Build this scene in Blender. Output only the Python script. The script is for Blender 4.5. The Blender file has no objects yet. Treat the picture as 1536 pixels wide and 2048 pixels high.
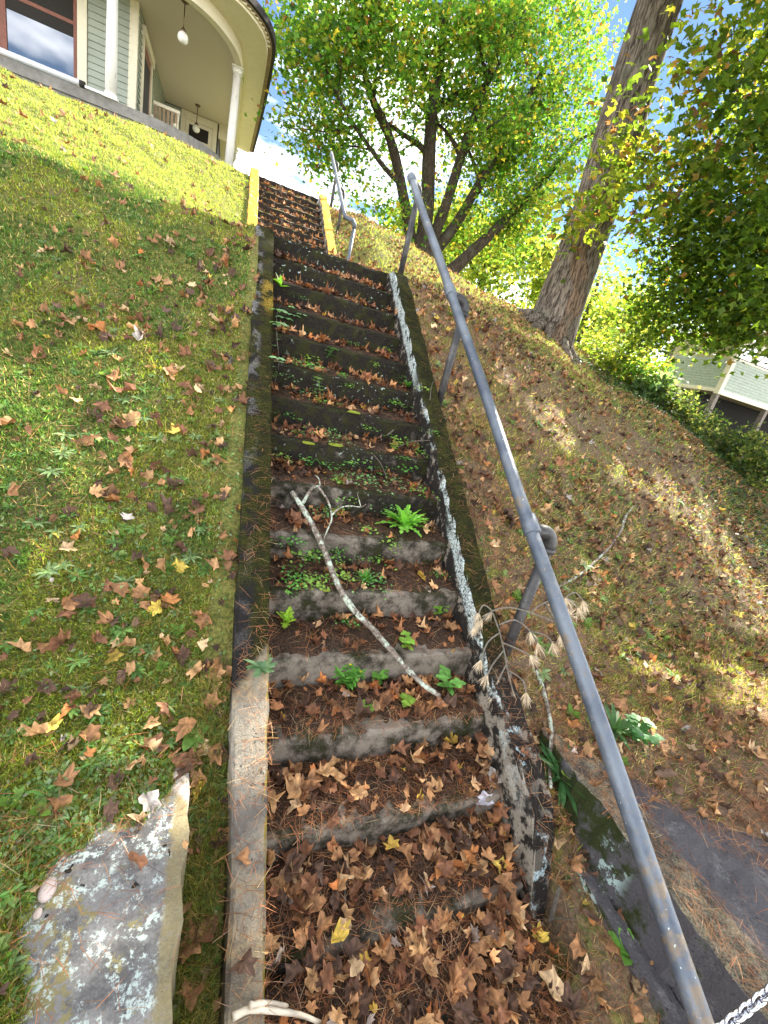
import bpy, math, random
import numpy as np
from math import sin, cos, pi, radians

rng = np.random.default_rng(7)
random.seed(7)
sc = bpy.context.scene
col = sc.collection

# ------------------------------------------------------------------ camera
FPX = 845.98
YAW, PITCH, ROLL = 0.42405, 0.33163, -0.24871
CAM = np.array([-0.3149, -4.3411, -0.7751])
_cy, _sy, _cp, _sp = cos(YAW), sin(YAW), cos(PITCH), sin(PITCH)
_f = np.array([_sy * _cp, _cy * _cp, -_sp]); _r = np.array([_cy, -_sy, 0.0]); _d = np.cross(_f, _r)
_c, _s = cos(ROLL), sin(ROLL)
RIGHT = _c * _r + _s * _d; DOWN = -_s * _r + _c * _d; FWD = _f
cam_d = bpy.data.cameras.new('camera'); cam = bpy.data.objects.new('camera', cam_d); col.objects.link(cam)
cam_d.sensor_fit = 'VERTICAL'; cam_d.sensor_height = 36.0; cam_d.lens = FPX / 2048 * 36.0
cam_d.clip_start = 0.05; cam_d.clip_end = 900
from mathutils import Matrix, Vector
cam.matrix_world = Matrix(((RIGHT[0], -DOWN[0], -FWD[0], CAM[0]), (RIGHT[1], -DOWN[1], -FWD[1], CAM[1]),
                           (RIGHT[2], -DOWN[2], -FWD[2], CAM[2]), (0, 0, 0, 1)))
sc.camera = cam

def proj(P):
    q = (np.atleast_2d(P) - CAM) @ np.array([RIGHT, DOWN, FWD]).T
    zz = np.where(q[:, 2] > 0.02, q[:, 2], np.nan)
    return 768 + FPX * q[:, 0] / zz, 1024 + FPX * q[:, 1] / zz, q[:, 2]

def pray(x, y):
    v = RIGHT * (x - 768) / FPX + DOWN * (y - 1024) / FPX + FWD
    return v / np.linalg.norm(v)

# ------------------------------------------------------------------ world, sun, exposure
SUN_AZ, SUN_EL = radians(60), radians(42)
SUN = np.array([sin(SUN_AZ) * cos(SUN_EL), cos(SUN_AZ) * cos(SUN_EL), sin(SUN_EL)])
w = bpy.data.worlds.new('World'); sc.world = w; w.use_nodes = True
nt = w.node_tree; nt.nodes.clear()
def wn(t, **k):
    n = nt.nodes.new(t)
    for a, b in k.items(): setattr(n, a, b)
    return n
sky = wn('ShaderNodeTexSky', sky_type='NISHITA', sun_disc=False)
sky.sun_elevation = SUN_EL; sky.sun_rotation = SUN_AZ; sky.air_density = .85; sky.dust_density = 0.0; sky.ozone_density = 3.0
tc = wn('ShaderNodeTexCoord'); mp = wn('ShaderNodeMapping'); mp.inputs['Scale'].default_value = (1, 1, 2.6)
nz = wn('ShaderNodeTexNoise'); nz.inputs['Scale'].default_value = 2.1; nz.inputs['Detail'].default_value = 9; nz.inputs['Roughness'].default_value = .55
rp = wn('ShaderNodeValToRGB'); rp.color_ramp.elements[0].position = .475; rp.color_ramp.elements[1].position = .62
sep = wn('ShaderNodeSeparateXYZ')
mr = wn('ShaderNodeMapRange'); mr.inputs['From Min'].default_value = .10; mr.inputs['From Max'].default_value = .27
mr.inputs['To Min'].default_value = .20; mr.inputs['To Max'].default_value = .0
add = wn('ShaderNodeMath', operation='ADD'); add.use_clamp = True
mix = wn('ShaderNodeMix', data_type='RGBA'); mix.inputs['B'].default_value = (27, 27, 27.5, 1)
bg = wn('ShaderNodeBackground'); bg.inputs['Strength'].default_value = .06; out = wn('ShaderNodeOutputWorld')
L = nt.links.new
L(tc.outputs['Generated'], mp.inputs['Vector']); L(mp.outputs[0], nz.inputs['Vector']); L(tc.outputs['Generated'], sep.inputs[0])
L(sep.outputs['Z'], mr.inputs['Value']); L(nz.outputs['Fac'], add.inputs[0]); L(mr.outputs[0], add.inputs[1])
L(add.outputs[0], rp.inputs['Fac']); L(rp.outputs['Color'], mix.inputs['Factor']); L(sky.outputs[0], mix.inputs['A'])
L(mix.outputs['Result'], bg.inputs['Color']); L(bg.outputs[0], out.inputs['Surface'])
sd = bpy.data.lights.new('sun', 'SUN'); sd.energy = 5.0; sd.angle = radians(.53); sd.color = (1, .94, .82)
so = bpy.data.objects.new('sun', sd); col.objects.link(so)
so.rotation_euler = Vector(SUN).to_track_quat('Z', 'Y').to_euler()
sc.view_settings.view_transform = 'Standard'; sc.view_settings.look = 'None'
sc.view_settings.exposure = 2.03; sc.view_settings.gamma = 1; sc.view_settings.use_curve_mapping = False
sc.cycles.max_bounces = 8; sc.cycles.diffuse_bounces = 4; sc.cycles.transmission_bounces = 5; sc.cycles.transparent_max_bounces = 8

# ------------------------------------------------------------------ helpers: tags and meshes
def tag(o, label=None, cat=None, group=None, kind=None):
    if label: o['label'] = label
    if cat: o['category'] = cat
    if group: o['group'] = group
    if kind: o['kind'] = kind
    return o

def empty(name, loc=(0, 0, 0)):
    o = bpy.data.objects.new(name, None); col.objects.link(o); o.location = loc
    return o

def link(name, me, parent=None, loc=None):
    o = bpy.data.objects.new(name, me); col.objects.link(o)
    if loc is not None: o.location = loc
    if parent is not None: o.parent = parent
    return o

def npmesh(name, V, F, mat, colr=None, smooth=False, loop=3):
    V = np.ascontiguousarray(V, np.float32); F = np.ascontiguousarray(F, np.int32)
    me = bpy.data.meshes.new(name); k = F.shape[1]
    me.vertices.add(len(V)); me.vertices.foreach_set('co', V.ravel())
    me.loops.add(F.size); me.loops.foreach_set('vertex_index', F.ravel())
    me.polygons.add(len(F)); me.polygons.foreach_set('loop_start', np.arange(0, F.size, k, dtype=np.int32))
    if smooth: me.polygons.foreach_set('use_smooth', np.ones(len(F), bool))
    if colr is not None:
        a = me.color_attributes.new('Col', 'FLOAT_COLOR', 'POINT')
        c = np.ones((len(V), 4), np.float32); c[:, :3] = colr; a.data.foreach_set('color', c.ravel())
    me.update(calc_edges=True); me.materials.append(mat)
    return me

class MB:
    """collects quads/tris of one part; vertices are given in world space"""
    def __init__(s): s.v = []; s.f = []
    def add(s, V, F):
        n = len(s.v); s.v += [tuple(map(float, p)) for p in V]; s.f += [tuple(int(i) + n for i in f) for f in F]; return s
    def box(s, a, b):
        (x0, y0, z0), (x1, y1, z1) = a, b
        return s.add([(x0, y0, z0), (x1, y0, z0), (x1, y1, z0), (x0, y1, z0), (x0, y0, z1), (x1, y0, z1), (x1, y1, z1), (x0, y1, z1)],
                     [(0, 3, 2, 1), (4, 5, 6, 7), (0, 1, 5, 4), (1, 2, 6, 5), (2, 3, 7, 6), (3, 0, 4, 7)])
    def tube(s, pts, rad, n=10, cap=True, wob=0.0):
        pts = [np.array(p, float) for p in pts]; m = len(pts)
        rad = [rad] * m if np.isscalar(rad) else list(rad)
        V = []; ref = None
        for i in range(m):
            t = pts[min(i + 1, m - 1)] - pts[max(i - 1, 0)]; t = t / (np.linalg.norm(t) + 1e-9)
            if ref is None:
                ref = np.cross(t, [0, 0, 1]) if abs(t[2]) < .9 else np.cross(t, [1, 0, 0])
            ref = ref - t * (ref @ t); ref /= np.linalg.norm(ref) + 1e-9
            b = np.cross(t, ref)
            for k in range(n):
                a = 2 * pi * k / n; rr = rad[i] * (1 + wob * (random.random() - .5))
                V.append(pts[i] + rr * (cos(a) * ref + sin(a) * b))
        F = []
        for i in range(m - 1):
            for k in range(n):
                F.append((i * n + k, i * n + (k + 1) % n, (i + 1) * n + (k + 1) % n, (i + 1) * n + k))
        if cap: F.append(tuple(range(n))[::-1]); F.append(tuple((m - 1) * n + k for k in range(n)))
        return s.add(V, F)
    def build(s, name, mat, parent=None, smooth=False, bevel=0, loc=None):
        me = bpy.data.meshes.new(name)
        v = s.v if loc is None else [(p[0] - loc[0], p[1] - loc[1], p[2] - loc[2]) for p in s.v]
        me.from_pydata(v, [], s.f); me.update(); me.materials.append(mat)
        if smooth: me.polygons.foreach_set('use_smooth', np.ones(len(me.polygons), bool))
        o = link(name, me, parent, loc)
        if bevel:
            m = o.modifiers.new('bevel', 'BEVEL'); m.width = bevel; m.segments = 2; m.limit_method = 'ANGLE'
        return o

# ------------------------------------------------------------------ helpers: materials
class N:
    def __init__(s, name):
        s.m = bpy.data.materials.new(name); s.m.use_nodes = True; s.t = s.m.node_tree; s.t.nodes.clear()
        s.out = s.t.nodes.new('ShaderNodeOutputMaterial'); s.b = s.t.nodes.new('ShaderNodeBsdfPrincipled')
        s.t.links.new(s.b.outputs[0], s.out.inputs['Surface'])
        g = s.t.nodes.new('ShaderNodeNewGeometry'); s.P = g.outputs['Position']; s.Nn = g.outputs['Normal']
        sp = s.t.nodes.new('ShaderNodeSeparateXYZ'); s.t.links.new(s.P, sp.inputs[0]); s.x, s.y, s.z = sp.outputs
        sn = s.t.nodes.new('ShaderNodeSeparateXYZ'); s.t.links.new(s.Nn, sn.inputs[0]); s.nx, s.ny, s.nz = sn.outputs
    def lk(s, a, b):
        if isinstance(a, (int, float)): b.default_value = a
        elif isinstance(a, tuple): b.default_value = a if len(b.default_value) == len(a) else (*a, 1)
        else: s.t.links.new(a, b)
    def noise(s, sc_, det=4, rough=.55, vec=None, dist=0, w=None):
        n = s.t.nodes.new('ShaderNodeTexNoise'); n.inputs['Scale'].default_value = sc_; n.inputs['Detail'].default_value = det
        n.inputs['Roughness'].default_value = rough; n.inputs['Distortion'].default_value = dist
        s.lk(vec or s.P, n.inputs['Vector'])
        return n.outputs['Fac']
    def vor(s, sc_, feat='F1', vec=None):
        n = s.t.nodes.new('ShaderNodeTexVoronoi'); n.feature = feat; n.inputs['Scale'].default_value = sc_; s.lk(vec or s.P, n.inputs['Vector']); return n.outputs['Distance']
    def mapv(s, scale, vec=None, loc=(0, 0, 0)):
        n = s.t.nodes.new('ShaderNodeMapping'); n.inputs['Scale'].default_value = scale; n.inputs['Location'].default_value = loc; s.lk(vec or s.P, n.inputs['Vector']); return n.outputs[0]
    def math(s, op, a, b=0.0, clamp=False):
        n = s.t.nodes.new('ShaderNodeMath'); n.operation = op; n.use_clamp = clamp; s.lk(a, n.inputs[0]); s.lk(b, n.inputs[1]); return n.outputs[0]
    def step(s, v, a, b, lo=0.0, hi=1.0):
        n = s.t.nodes.new('ShaderNodeMapRange'); n.interpolation_type = 'SMOOTHSTEP'; s.lk(v, n.inputs['Value'])
        n.inputs['From Min'].default_value = a; n.inputs['From Max'].default_value = b
        n.inputs['To Min'].default_value = lo; n.inputs['To Max'].default_value = hi; return n.outputs[0]
    def mix(s, f, a, b):
        n = s.t.nodes.new('ShaderNodeMix'); n.data_type = 'RGBA'; s.lk(f, n.inputs['Factor']); s.lk(a, n.inputs['A']); s.lk(b, n.inputs['B']); return n.outputs['Result']
    def mul(s, a, b): return s.math('MULTIPLY', a, b, True)
    def attr(s, name='Col'):
        n = s.t.nodes.new('ShaderNodeAttribute'); n.attribute_name = name; return n.outputs['Color']
    def scale(s, c, f):
        n = s.t.nodes.new('ShaderNodeVectorMath'); n.operation = 'SCALE'; s.lk(c, n.inputs[0]); s.lk(f, n.inputs['Scale']); return n.outputs[0]
    def bump(s, h, dist=.01, st=1.0):
        n = s.t.nodes.new('ShaderNodeBump'); n.inputs['Distance'].default_value = dist; n.inputs['Strength'].default_value = st
        s.lk(h, n.inputs['Height']); s.t.links.new(n.outputs[0], s.b.inputs['Normal']); return n
    def done(s, color, rough=.85, metal=0.0, spec=.4):
        s.lk(color, s.b.inputs['Base Color']); s.lk(rough, s.b.inputs['Roughness']); s.lk(metal, s.b.inputs['Metallic'])
        s.b.inputs['Specular IOR Level'].default_value = spec; return s.m
    def translucent(s, color, fac, tcol):
        t = s.t.nodes.new('ShaderNodeBsdfTranslucent'); s.lk(tcol, t.inputs['Color'])
        m = s.t.nodes.new('ShaderNodeMixShader'); s.lk(fac, m.inputs[0]); s.t.links.new(s.b.outputs[0], m.inputs[1]); s.t.links.new(t.outputs[0], m.inputs[2])
        s.t.links.new(m.outputs[0], s.out.inputs['Surface'])

def plain(name, c, rough=.6, var=.15, nscale=20, metal=0.0, bump=0.0):
    n = N(name); f = n.noise(nscale, 5); g = n.noise(2.3, 3)
    f2 = n.math('ADD', n.math('MULTIPLY', f, .6), n.math('MULTIPLY', g, .4))
    k = n.step(f2, .3, .7, 1 - var, 1 + var)
    if bump: n.bump(f, bump)
    return n.done(n.scale(c, k), rough, metal)

# terrain soil
n = N('hillside_soil')
a = n.noise(1.3, 5); b = n.noise(7, 6, .65); c = n.noise(60, 4, .7); d_ = n.noise(220, 3)
soil = n.mix(n.step(c, .35, .7), (.08, .056, .036), (.21, .145, .09))
soil = n.mix(n.mul(n.step(d_, .5, .7), .6), soil, (.20, .13, .07))
moss = n.mix(n.step(c, .3, .7), (.06, .07, .016), (.21, .20, .05))
side = n.step(n.math('ADD', n.x, n.math('MULTIPLY', a, 1.2)), .9, 2.2, .10, -.07)
mf = n.step(n.math('ADD', n.math('ADD', n.math('MULTIPLY', a, .45), n.math('MULTIPLY', b, .55)), side), .43, .55)
colr = n.mix(mf, soil, moss)
lawn = n.step(n.math('ADD', n.y, n.math('MULTIPLY', a, .8)), .2, 1.2)
colr = n.mix(n.mul(lawn, .75), colr, n.mix(b, (.10, .13, .02), (.19, .17, .05)))
n.bump(n.math('ADD', n.math('MULTIPLY', b, .6), n.math('MULTIPLY', c, .4)), .03)
M_SOIL = n.done(colr, .95, 0, .2)

def concrete(name, light, dark, dark_amt, mossc=None, moss_amt=None, speck=None):
    n = N(name); a = n.noise(2.6, 6, .6); b = n.noise(14, 6, .65); g = n.noise(140, 3, .6); p = n.vor(55)
    base = n.mix(n.step(g, .3, .7), light, tuple(min(1, q * 1.35) for q in light[:3]))
    base = n.mix(n.mul(n.step(p, .28, .1), n.step(b, .45, .6)), base, tuple(q * .35 for q in light[:3]))
    return n, base, a, b, g

# risers and treads of the lower flight
n, base, a, b, g = concrete('step_concrete', (.17, .145, .115), None, None)
up = n.step(n.nz, .4, .8)
ygrad = n.step(n.y, -2.7, -1.1)                         # biofilm thins out on the lowest steps
dk = n.step(n.math('ADD', n.math('ADD', n.math('MULTIPLY', a, .5), n.math('MULTIPLY', b, .5)), n.math('MULTIPLY', ygrad, .22)), .42, .60)
col1 = n.mix(n.mul(dk, .96), base, n.mix(n.step(g, .35, .8), (.005, .0045, .004), (.034, .029, .024)))
ms = n.mul(n.step(n.math('ADD', b, n.math('MULTIPLY', up, .1)), .47, .62), n.step(n.math('ADD', n.math('MULTIPLY', ygrad, .25), a), .42, .62))
col1 = n.mix(n.mul(ms, .55), col1, n.mix(g, (.014, .018, .005), (.055, .06, .014)))
sp1 = n.mul(n.step(n.noise(38, 3, .6), .63, .68), n.step(n.noise(2.2, 3, .5, n.mapv((1, 1, 1), loc=(5, 2, 1))), .48, .62))
col1 = n.mix(n.mul(sp1, ygrad), col1, (.42, .50, .44))
n.bump(n.math('ADD', n.math('MULTIPLY', b, .7), n.math('MULTIPLY', g, .3)), .012)
M_STEP = n.done(col1, .95, 0, .08)

# left cheek: mossy black above, bare sandy concrete at the foot
n, base, a, b, g = concrete('cheek_concrete_left', (.25, .22, .17), None, None)
edge = n.math('ADD', n.math('ADD', n.y, n.math('MULTIPLY', n.x, -1.1)), n.math('MULTIPLY', b, .12))
bare = n.step(edge, -2.76, -2.82)
black = n.mix(g, (.006, .006, .006), (.022, .020, .018))
inner = n.step(n.math('ADD', n.x, n.math('MULTIPLY', b, .10)), -.06, -.01)
mossy = n.mix(n.step(b, .40, .60), n.mix(g, (.006, .007, .003), (.025, .025, .008)), n.mix(n.step(g, .35, .7), (.010, .012, .003), (.052, .052, .011)))
topm = n.step(n.math('ADD', n.y, n.math('MULTIPLY', a, 1.0)), -2.35, -1.9)
mm = n.math('MAXIMUM', inner, n.mul(topm, n.step(b, .38, .52)))
upper = n.mix(mm, black, mossy)
grey = n.mul(n.step(n.noise(9, 5, .65), .50, .58), n.step(n.x, -.075, -.115))
upper = n.mix(n.mul(n.mul(grey, n.step(g, .35, .6)), n.step(n.y, -2.4, -.8, .15, .9)), upper, (.22, .21, .20))
orange = n.mul(n.step(n.noise(9, 4, .6), .42, .52), n.mul(n.step(n.y, -1.10, -.95), n.step(n.y, -.68, -.82)))
upper = n.mix(n.mul(n.mul(orange, inner), n.step(g, .35, .6)), upper, (.30, .20, .03))
low = n.mix(n.step(n.noise(4.5, 5, .6), .45, .62), n.scale(base, .72), (.30, .235, .14))
spots = n.mul(n.step(n.noise(34, 3, .5), .60, .65), n.step(n.noise(5, 3), .45, .6))
low = n.mix(n.mul(spots, .9), low, (.02, .018, .018))
stain = n.mul(n.step(n.noise(3.2, 5, .6, n.mapv((1, 1, 1), loc=(3, 1, 7))), .46, .58), n.step(n.y, -3.22, -3.36))
low = n.mix(n.mul(stain, .75), low, (.06, .055, .055))
low = n.mix(n.mul(n.step(n.noise(13, 7, .75, n.mapv((1, 1, 1), loc=(6, 1, 7))), .50, .60), .6), low, (.10, .09, .08))
side = n.step(n.nx, .5, .8); low = n.mix(n.mul(side, n.step(b, .38, .5)), low, (.22, .16, .02))
n.bump(n.math('ADD', n.math('MULTIPLY', b, .5), n.math('MULTIPLY', g, .5)), .008)
M_CHL = n.done(n.mix(bare, upper, low), .95, 0, .1)

# right cheek: mossy top, white lichen running down the inner face
n, base, a, b, g = concrete('cheek_concrete_right', (.19, .165, .13), None, None)
black = n.mix(g, (.008, .007, .006), (.03, .026, .022)); mossy = n.mix(n.step(b, .42, .62), n.mix(g, (.006, .007, .003), (.022, .022, .007)), n.mix(n.step(g, .35, .7), (.010, .012, .003), (.055, .056, .011)))
inner = n.step(n.nx, -.4, -.7)
hgt = n.math('SUBTRACT', n.z, n.math('MULTIPLY', n.y, .7358))      # height above the line of nosings
top_c = n.mix(n.step(n.y, -3.05, -2.85), n.mix(n.mul(n.step(b, .52, .60), n.step(n.x, 1.13, 1.19, .35, 1)), black, base), mossy)
top_c = n.mix(n.mul(n.step(n.nx, .5, .8), n.step(n.y, -2.9, -3.1)), top_c, n.mix(g, (.22, .18, .12), (.34, .29, .2)))
lf = n.math('ADD', hgt, n.math('MULTIPLY', n.math('SUBTRACT', n.noise(16, 5, .7), .5), .10))
band = n.mul(n.step(lf, .005, .035), n.math('MAXIMUM', n.mul(n.step(n.y, -1.35, -1.15), n.step(n.y, .05, -.1)), n.mul(n.step(n.y, -2.85, -2.75), n.step(n.y, -2.2, -2.35))))
thin = n.mul(n.step(lf, .065, .085), n.step(n.noise(11, 3), .45, .52))
bl = n.math('MAXIMUM', band, n.mul(thin, n.step(n.y, -3.6, -2.9)))
in_c = n.mix(n.step(n.math('ADD', b, n.step(n.y, -2.6, -3.4, 0, .10)), .52, .64), black, base)
in_c = n.mix(n.mul(bl, n.mul(n.step(n.noise(90, 4, .8), .40, .56), n.step(n.noise(14, 4, .6), .32, .46))), in_c, n.mix(g, (.34, .40, .38), (.60, .67, .64)))
topl = n.mul(n.mul(n.step(n.noise(17, 4), .58, .64), n.step(n.y, -2.9, -3.1)), n.step(n.x, 1.16, 1.13))
top_c = n.mix(n.mul(topl, n.step(g, .35, .6)), top_c, (.36, .46, .48))
n.bump(n.math('ADD', n.math('MULTIPLY', b, .5), n.math('MULTIPLY', g, .5)), .008)
M_CHR = n.done(n.mix(inner, top_c, in_c), .95, 0, .1)

# orange lichen on the upper cheeks
n, base, a, b, g = concrete('cheek_concrete_upper', (.42, .37, .30), None, None)
up = n.step(n.nz, .4, .7)
lic = n.mix(n.step(n.noise(30, 5, .75), .38, .6), n.mix(g, (.34, .16, .01), (.50, .27, .02)), n.mix(g, (.44, .25, .03), (.58, .37, .07)))
m1 = n.math('MAXIMUM', n.mul(up, n.step(n.noise(12, 5, .7), .32, .42)), n.mul(n.step(b, .58, .64), .6))
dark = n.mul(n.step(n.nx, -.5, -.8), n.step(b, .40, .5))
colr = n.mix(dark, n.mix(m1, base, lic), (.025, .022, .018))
n.bump(n.math('ADD', n.math('MULTIPLY', b, .5), n.math('MULTIPLY', g, .5)), .008)
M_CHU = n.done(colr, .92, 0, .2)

# wing walls
n, base, a, b, g = concrete('wall_slab_left', (.155, .148, .14), None, None)
v = n.mix(n.step(n.noise(7, 8, .75), .40, .62), base, n.mix(g, (.05, .048, .048), (.12, .115, .11)))
v = n.mix(n.step(n.noise(11, 7, .75, n.mapv((1, 1, 1), loc=(2, 9, 4))), .53, .57), v, n.mix(g, (.15, .13, .06), (.24, .20, .09)))
v = n.mix(n.mul(n.step(n.noise(18, 7, .8, n.mapv((1, 1, 1), loc=(7, 3, 4))), .50, .56), n.step(n.noise(60, 2), .4, .5)), v, (.40, .46, .42))
v = n.mix(n.mul(n.step(n.math('ADD', n.x, n.math('MULTIPLY', n.noise(16, 6, .7), .05)), -.300, -.280), n.step(n.noise(60, 3, .6), .25, .5, .4, .95)), v, n.mix(g, (.14, .115, .055), (.27, .22, .12)))
v = n.mix(n.step(n.noise(21, 3, .5, n.mapv((1, 1, 1), loc=(1, 1, 2))), .69, .71), v, (.012, .014, .010))
v = n.mix(n.mul(n.step(n.math('ADD', n.y, n.math('MULTIPLY', n.x, 1.14)), -3.60, -3.56), n.step(b, .4, .5)), v, (.42, .37, .33))
n.bump(n.math('ADD', n.math('MULTIPLY', b, .6), n.math('MULTIPLY', g, .4)), .01)
M_SLL = n.done(v, .92, 0, .25)
n, base, a, b, g = concrete('wall_slab_right', (.085, .08, .085), None, None)
v = n.mix(n.mul(n.step(n.noise(9, 7, .75), .52, .66), n.step(g, .3, .5)), base, (.20, .19, .185))
rid = n.mul(n.step(n.math('ADD', n.x, n.math('MULTIPLY', n.noise(11, 6, .7), .09)), 1.60, 1.57), n.step(n.x, 1.358, 1.361))
v = n.mix(n.mul(rid, n.step(n.nz, .3, .6)), v, n.mix(n.step(n.noise(12, 7, .75), .42, .58), n.mix(n.step(g, .35, .65), (.035, .032, .025), (.12, .105, .08)), n.mix(n.step(g, .35, .65), (.13, .11, .07), (.30, .26, .18))))
fm = n.mul(n.step(n.nx, -.4, -.7), n.step(n.math('ADD', n.noise(9, 5, .65), n.math('MULTIPLY', n.y, .35)), -.86, -.72))
v = n.mix(fm, v, n.mix(g, (.01, .016, .003), (.05, .065, .01)))
v = n.mix(n.mul(n.step(n.nx, -.4, -.7), n.mul(n.mul(n.step(n.y, -3.80, -3.74), n.step(n.y, -3.62, -3.68)), n.step(n.noise(13, 5, .75), .52, .58))), v, (.42, .55, .52))
n.bump(n.math('ADD', n.math('MULTIPLY', n.noise(22, 8, .75), .8), n.math('MULTIPLY', g, .25)), .035)
M_SLR = n.done(v, .9, 0, .3)

# handrail pipe
n = N('weathered_pipe'); a = n.noise(5, 5, .6); b = n.noise(40, 4, .7)
c0 = n.mix(n.step(a, .35, .65), (.06, .075, .10), (.125, .145, .17))
c0 = n.mix(n.mul(n.step(n.math('ADD', b, n.step(n.nx, .2, .8, 0, .12)), .58, .70), .7), c0, (.19, .14, .085))
c0 = n.mix(n.mul(n.step(n.math('ADD', n.noise(7, 6, .7), n.step(n.y, -3.6, -4.3, 0, .22)), .60, .70), .8), c0, (.17, .125, .075))
c0 = n.mix(n.step(n.noise(75, 2, .5), .715, .735), c0, (.40, .46, .44))
n.bump(b, .003)
M_PIPE = n.done(c0, n.step(b, .4, .7, .38, .66), .2, .5)
n = N('dark_pipe'); a = n.noise(8, 5, .6); b = n.noise(50, 4, .7)
c0 = n.mix(n.step(a, .4, .65), (.035, .035, .036), (.09, .085, .08)); c0 = n.mix(n.step(b, .64, .69), c0, (.3, .32, .3)); n.bump(b, .002)
M_POST = n.done(c0, .5, .3, .4)
M_CHROME = plain('chain_steel', (.62, .63, .68), .18, .1, metal=1.0)

# bark
def bark(name, c1, c2, sc_=5):
    n = N(name); v = n.mapv((1, 1, .16)); r = n.noise(sc_ * 4.5, 8, .72, v, .8); q = n.noise(2.2, 4)
    cc = n.mix(n.step(r, .38, .62), c1, c2); cc = n.mix(n.mul(n.step(q, .55, .7), .5), cc, (.13, .14, .10))
    n.bump(r, .06); return n.done(cc, .95, 0, .15)
M_BARK = bark('old_bark', (.035, .026, .02), (.26, .215, .17)); M_BARKD = bark('dark_bark', (.03, .022, .016), (.11, .085, .062), 7)
M_HEART = bark('bare_heartwood', (.045, .028, .018), (.27, .19, .13), 6)
M_TWIG = bark('twig_bark', (.16, .13, .10), (.33, .29, .24), 25)
M_PEEL = plain('peeled_wood', (.62, .53, .40), .7, .2, 40)
M_SPRIG = bark('bleached_twig', (.30, .26, .2), (.5, .45, .37), 25)
n = N('lichened_branch'); q = n.noise(16, 5, .65); r = n.noise(70, 4, .6)
cc = n.mix(n.step(r, .35, .65), (.09, .065, .05), (.25, .21, .17)); cc = n.mix(n.mul(n.step(q, .50, .58), n.step(r, .3, .5)), cc, n.mix(r, (.28, .33, .24), (.50, .56, .46)))
n.bump(r, .004); M_LICH = n.done(cc, .9, 0, .2)

def leafmat(name, fac, gain=1.5, rough=.6, tint=(1, 1, 1)):
    n = N(name); cattr = n.attr(); f = n.noise(35, 3, .6); k = n.step(f, .3, .7, .72, 1.25); cc = n.scale(cattr, k)
    m = n.done(cc, rough, 0, .3)
    tc_ = n.t.nodes.new('ShaderNodeMix'); tc_.data_type = 'RGBA'; tc_.blend_type = 'MULTIPLY'; tc_.inputs['Factor'].default_value = 1
    n.lk(n.scale(cc, gain), tc_.inputs['A']); tc_.inputs['B'].default_value = (*tint, 1)
    n.translucent(None, fac, tc_.outputs['Result']); return m
M_LEAF = leafmat('tree_leaf', .58, 2.7, .55, (1.15, 1.08, .62)); M_DEAD = leafmat('dead_leaf', .14, 1.1, .7, (1.1, .95, .8)); M_GRASS = leafmat('grass_blade', .45, 1.7, .6, (1.1, 1.05, .5))
M_WEED = leafmat('weed_leaf', .35, 1.6, .5, (1.05, 1.1, .5)); M_NEEDLE = leafmat('pine_needle', .1, 1.0, .7)

# house
n = N('sage_siding'); f = n.noise(30, 4, .6, n.mapv((.2, 1, 3))); g = n.noise(2, 3)
M_SIDE = n.done(n.scale((.34, .375, .31), n.step(n.math('ADD', n.math('MULTIPLY', f, .5), n.math('MULTIPLY', g, .5)), .3, .7, .86, 1.1)), .6)
M_CREAM = plain('cream_trim', (.72, .66, .50), .55, .06, 12)
n = N('beadboard_ceiling'); wv = n.t.nodes.new('ShaderNodeTexWave'); wv.bands_direction = 'Y'; wv.inputs['Scale'].default_value = 6.5; n.lk(n.P, wv.inputs['Vector'])
n.bump(n.step(wv.outputs['Fac'], .0, .12), .012); M_CEIL = n.done(n.mix(n.step(wv.outputs['Fac'], 0, .10), (.42, .37, .27), (.62, .56, .43)), .6)
n = N('peeling_white_paint'); f = n.noise(22, 6, .7, n.mapv((1, 1, .25)))
n.bump(f, .004); M_WHITE = n.done(n.mix(n.step(f, .60, .67), (.72, .70, .64), (.36, .32, .27)), .6)
M_VOID = plain('crawl_space_shade_black', (.0035, .003, .0028), .95, .3)  # near-black colour for the shade beneath the shed
M_BROWN = plain('brown_window_paint', (.20, .07, .04), .45, .2); M_DARKIN = plain('dark_interior', (.02, .017, .014), .8, .2)
M_GLASS = plain('window_glass', (.02, .025, .03), .03, 0); gb = [q for q in M_GLASS.node_tree.nodes if q.type == 'BSDF_PRINCIPLED'][0]
gb.inputs['IOR'].default_value = 2.3; gb.inputs['Specular IOR Level'].default_value = 1.0
M_FOUND = plain('foundation_concrete', (.20, .19, .17), .9, .25, 12); M_ROOFD = plain('dark_shingle', (.035, .03, .028), .9, .4, 30)
M_GLOBE = plain('opal_glass', (.80, .78, .72), .25, .03); M_BRASS = plain('aged_brass', (.16, .11, .06), .4, .2, metal=.8)
M_PVC = plain('white_downspout', (.78, .80, .84), .25, .03); M_WOOD = plain('grey_timber', (.19, .165, .14), .85, .35, 18, bump=.01)
M_RAFT = plain('bare_decking', (.26, .19, .12), .85, .3, 14)
n = N('shed_siding'); M_SHED = n.done(n.scale((.36, .42, .34), n.step(n.noise(12, 3), .3, .7, .9, 1.1)), .6)
M_TIN = plain('corrugated_cream', (.66, .62, .44), .5, .08)
M_CONE = plain('pine_cone_scale', (.13, .08, .05), .8, .35, 60)
n = N('moss_cushion'); f = n.noise(90, 4, .7); n.bump(f, .012); M_MOSS = n.done(n.mix(f, (.09, .13, .008), (.30, .34, .03)), .95)
n = N('litter_soil'); f = n.noise(45, 5, .7); f2 = n.noise(160, 3)
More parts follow.
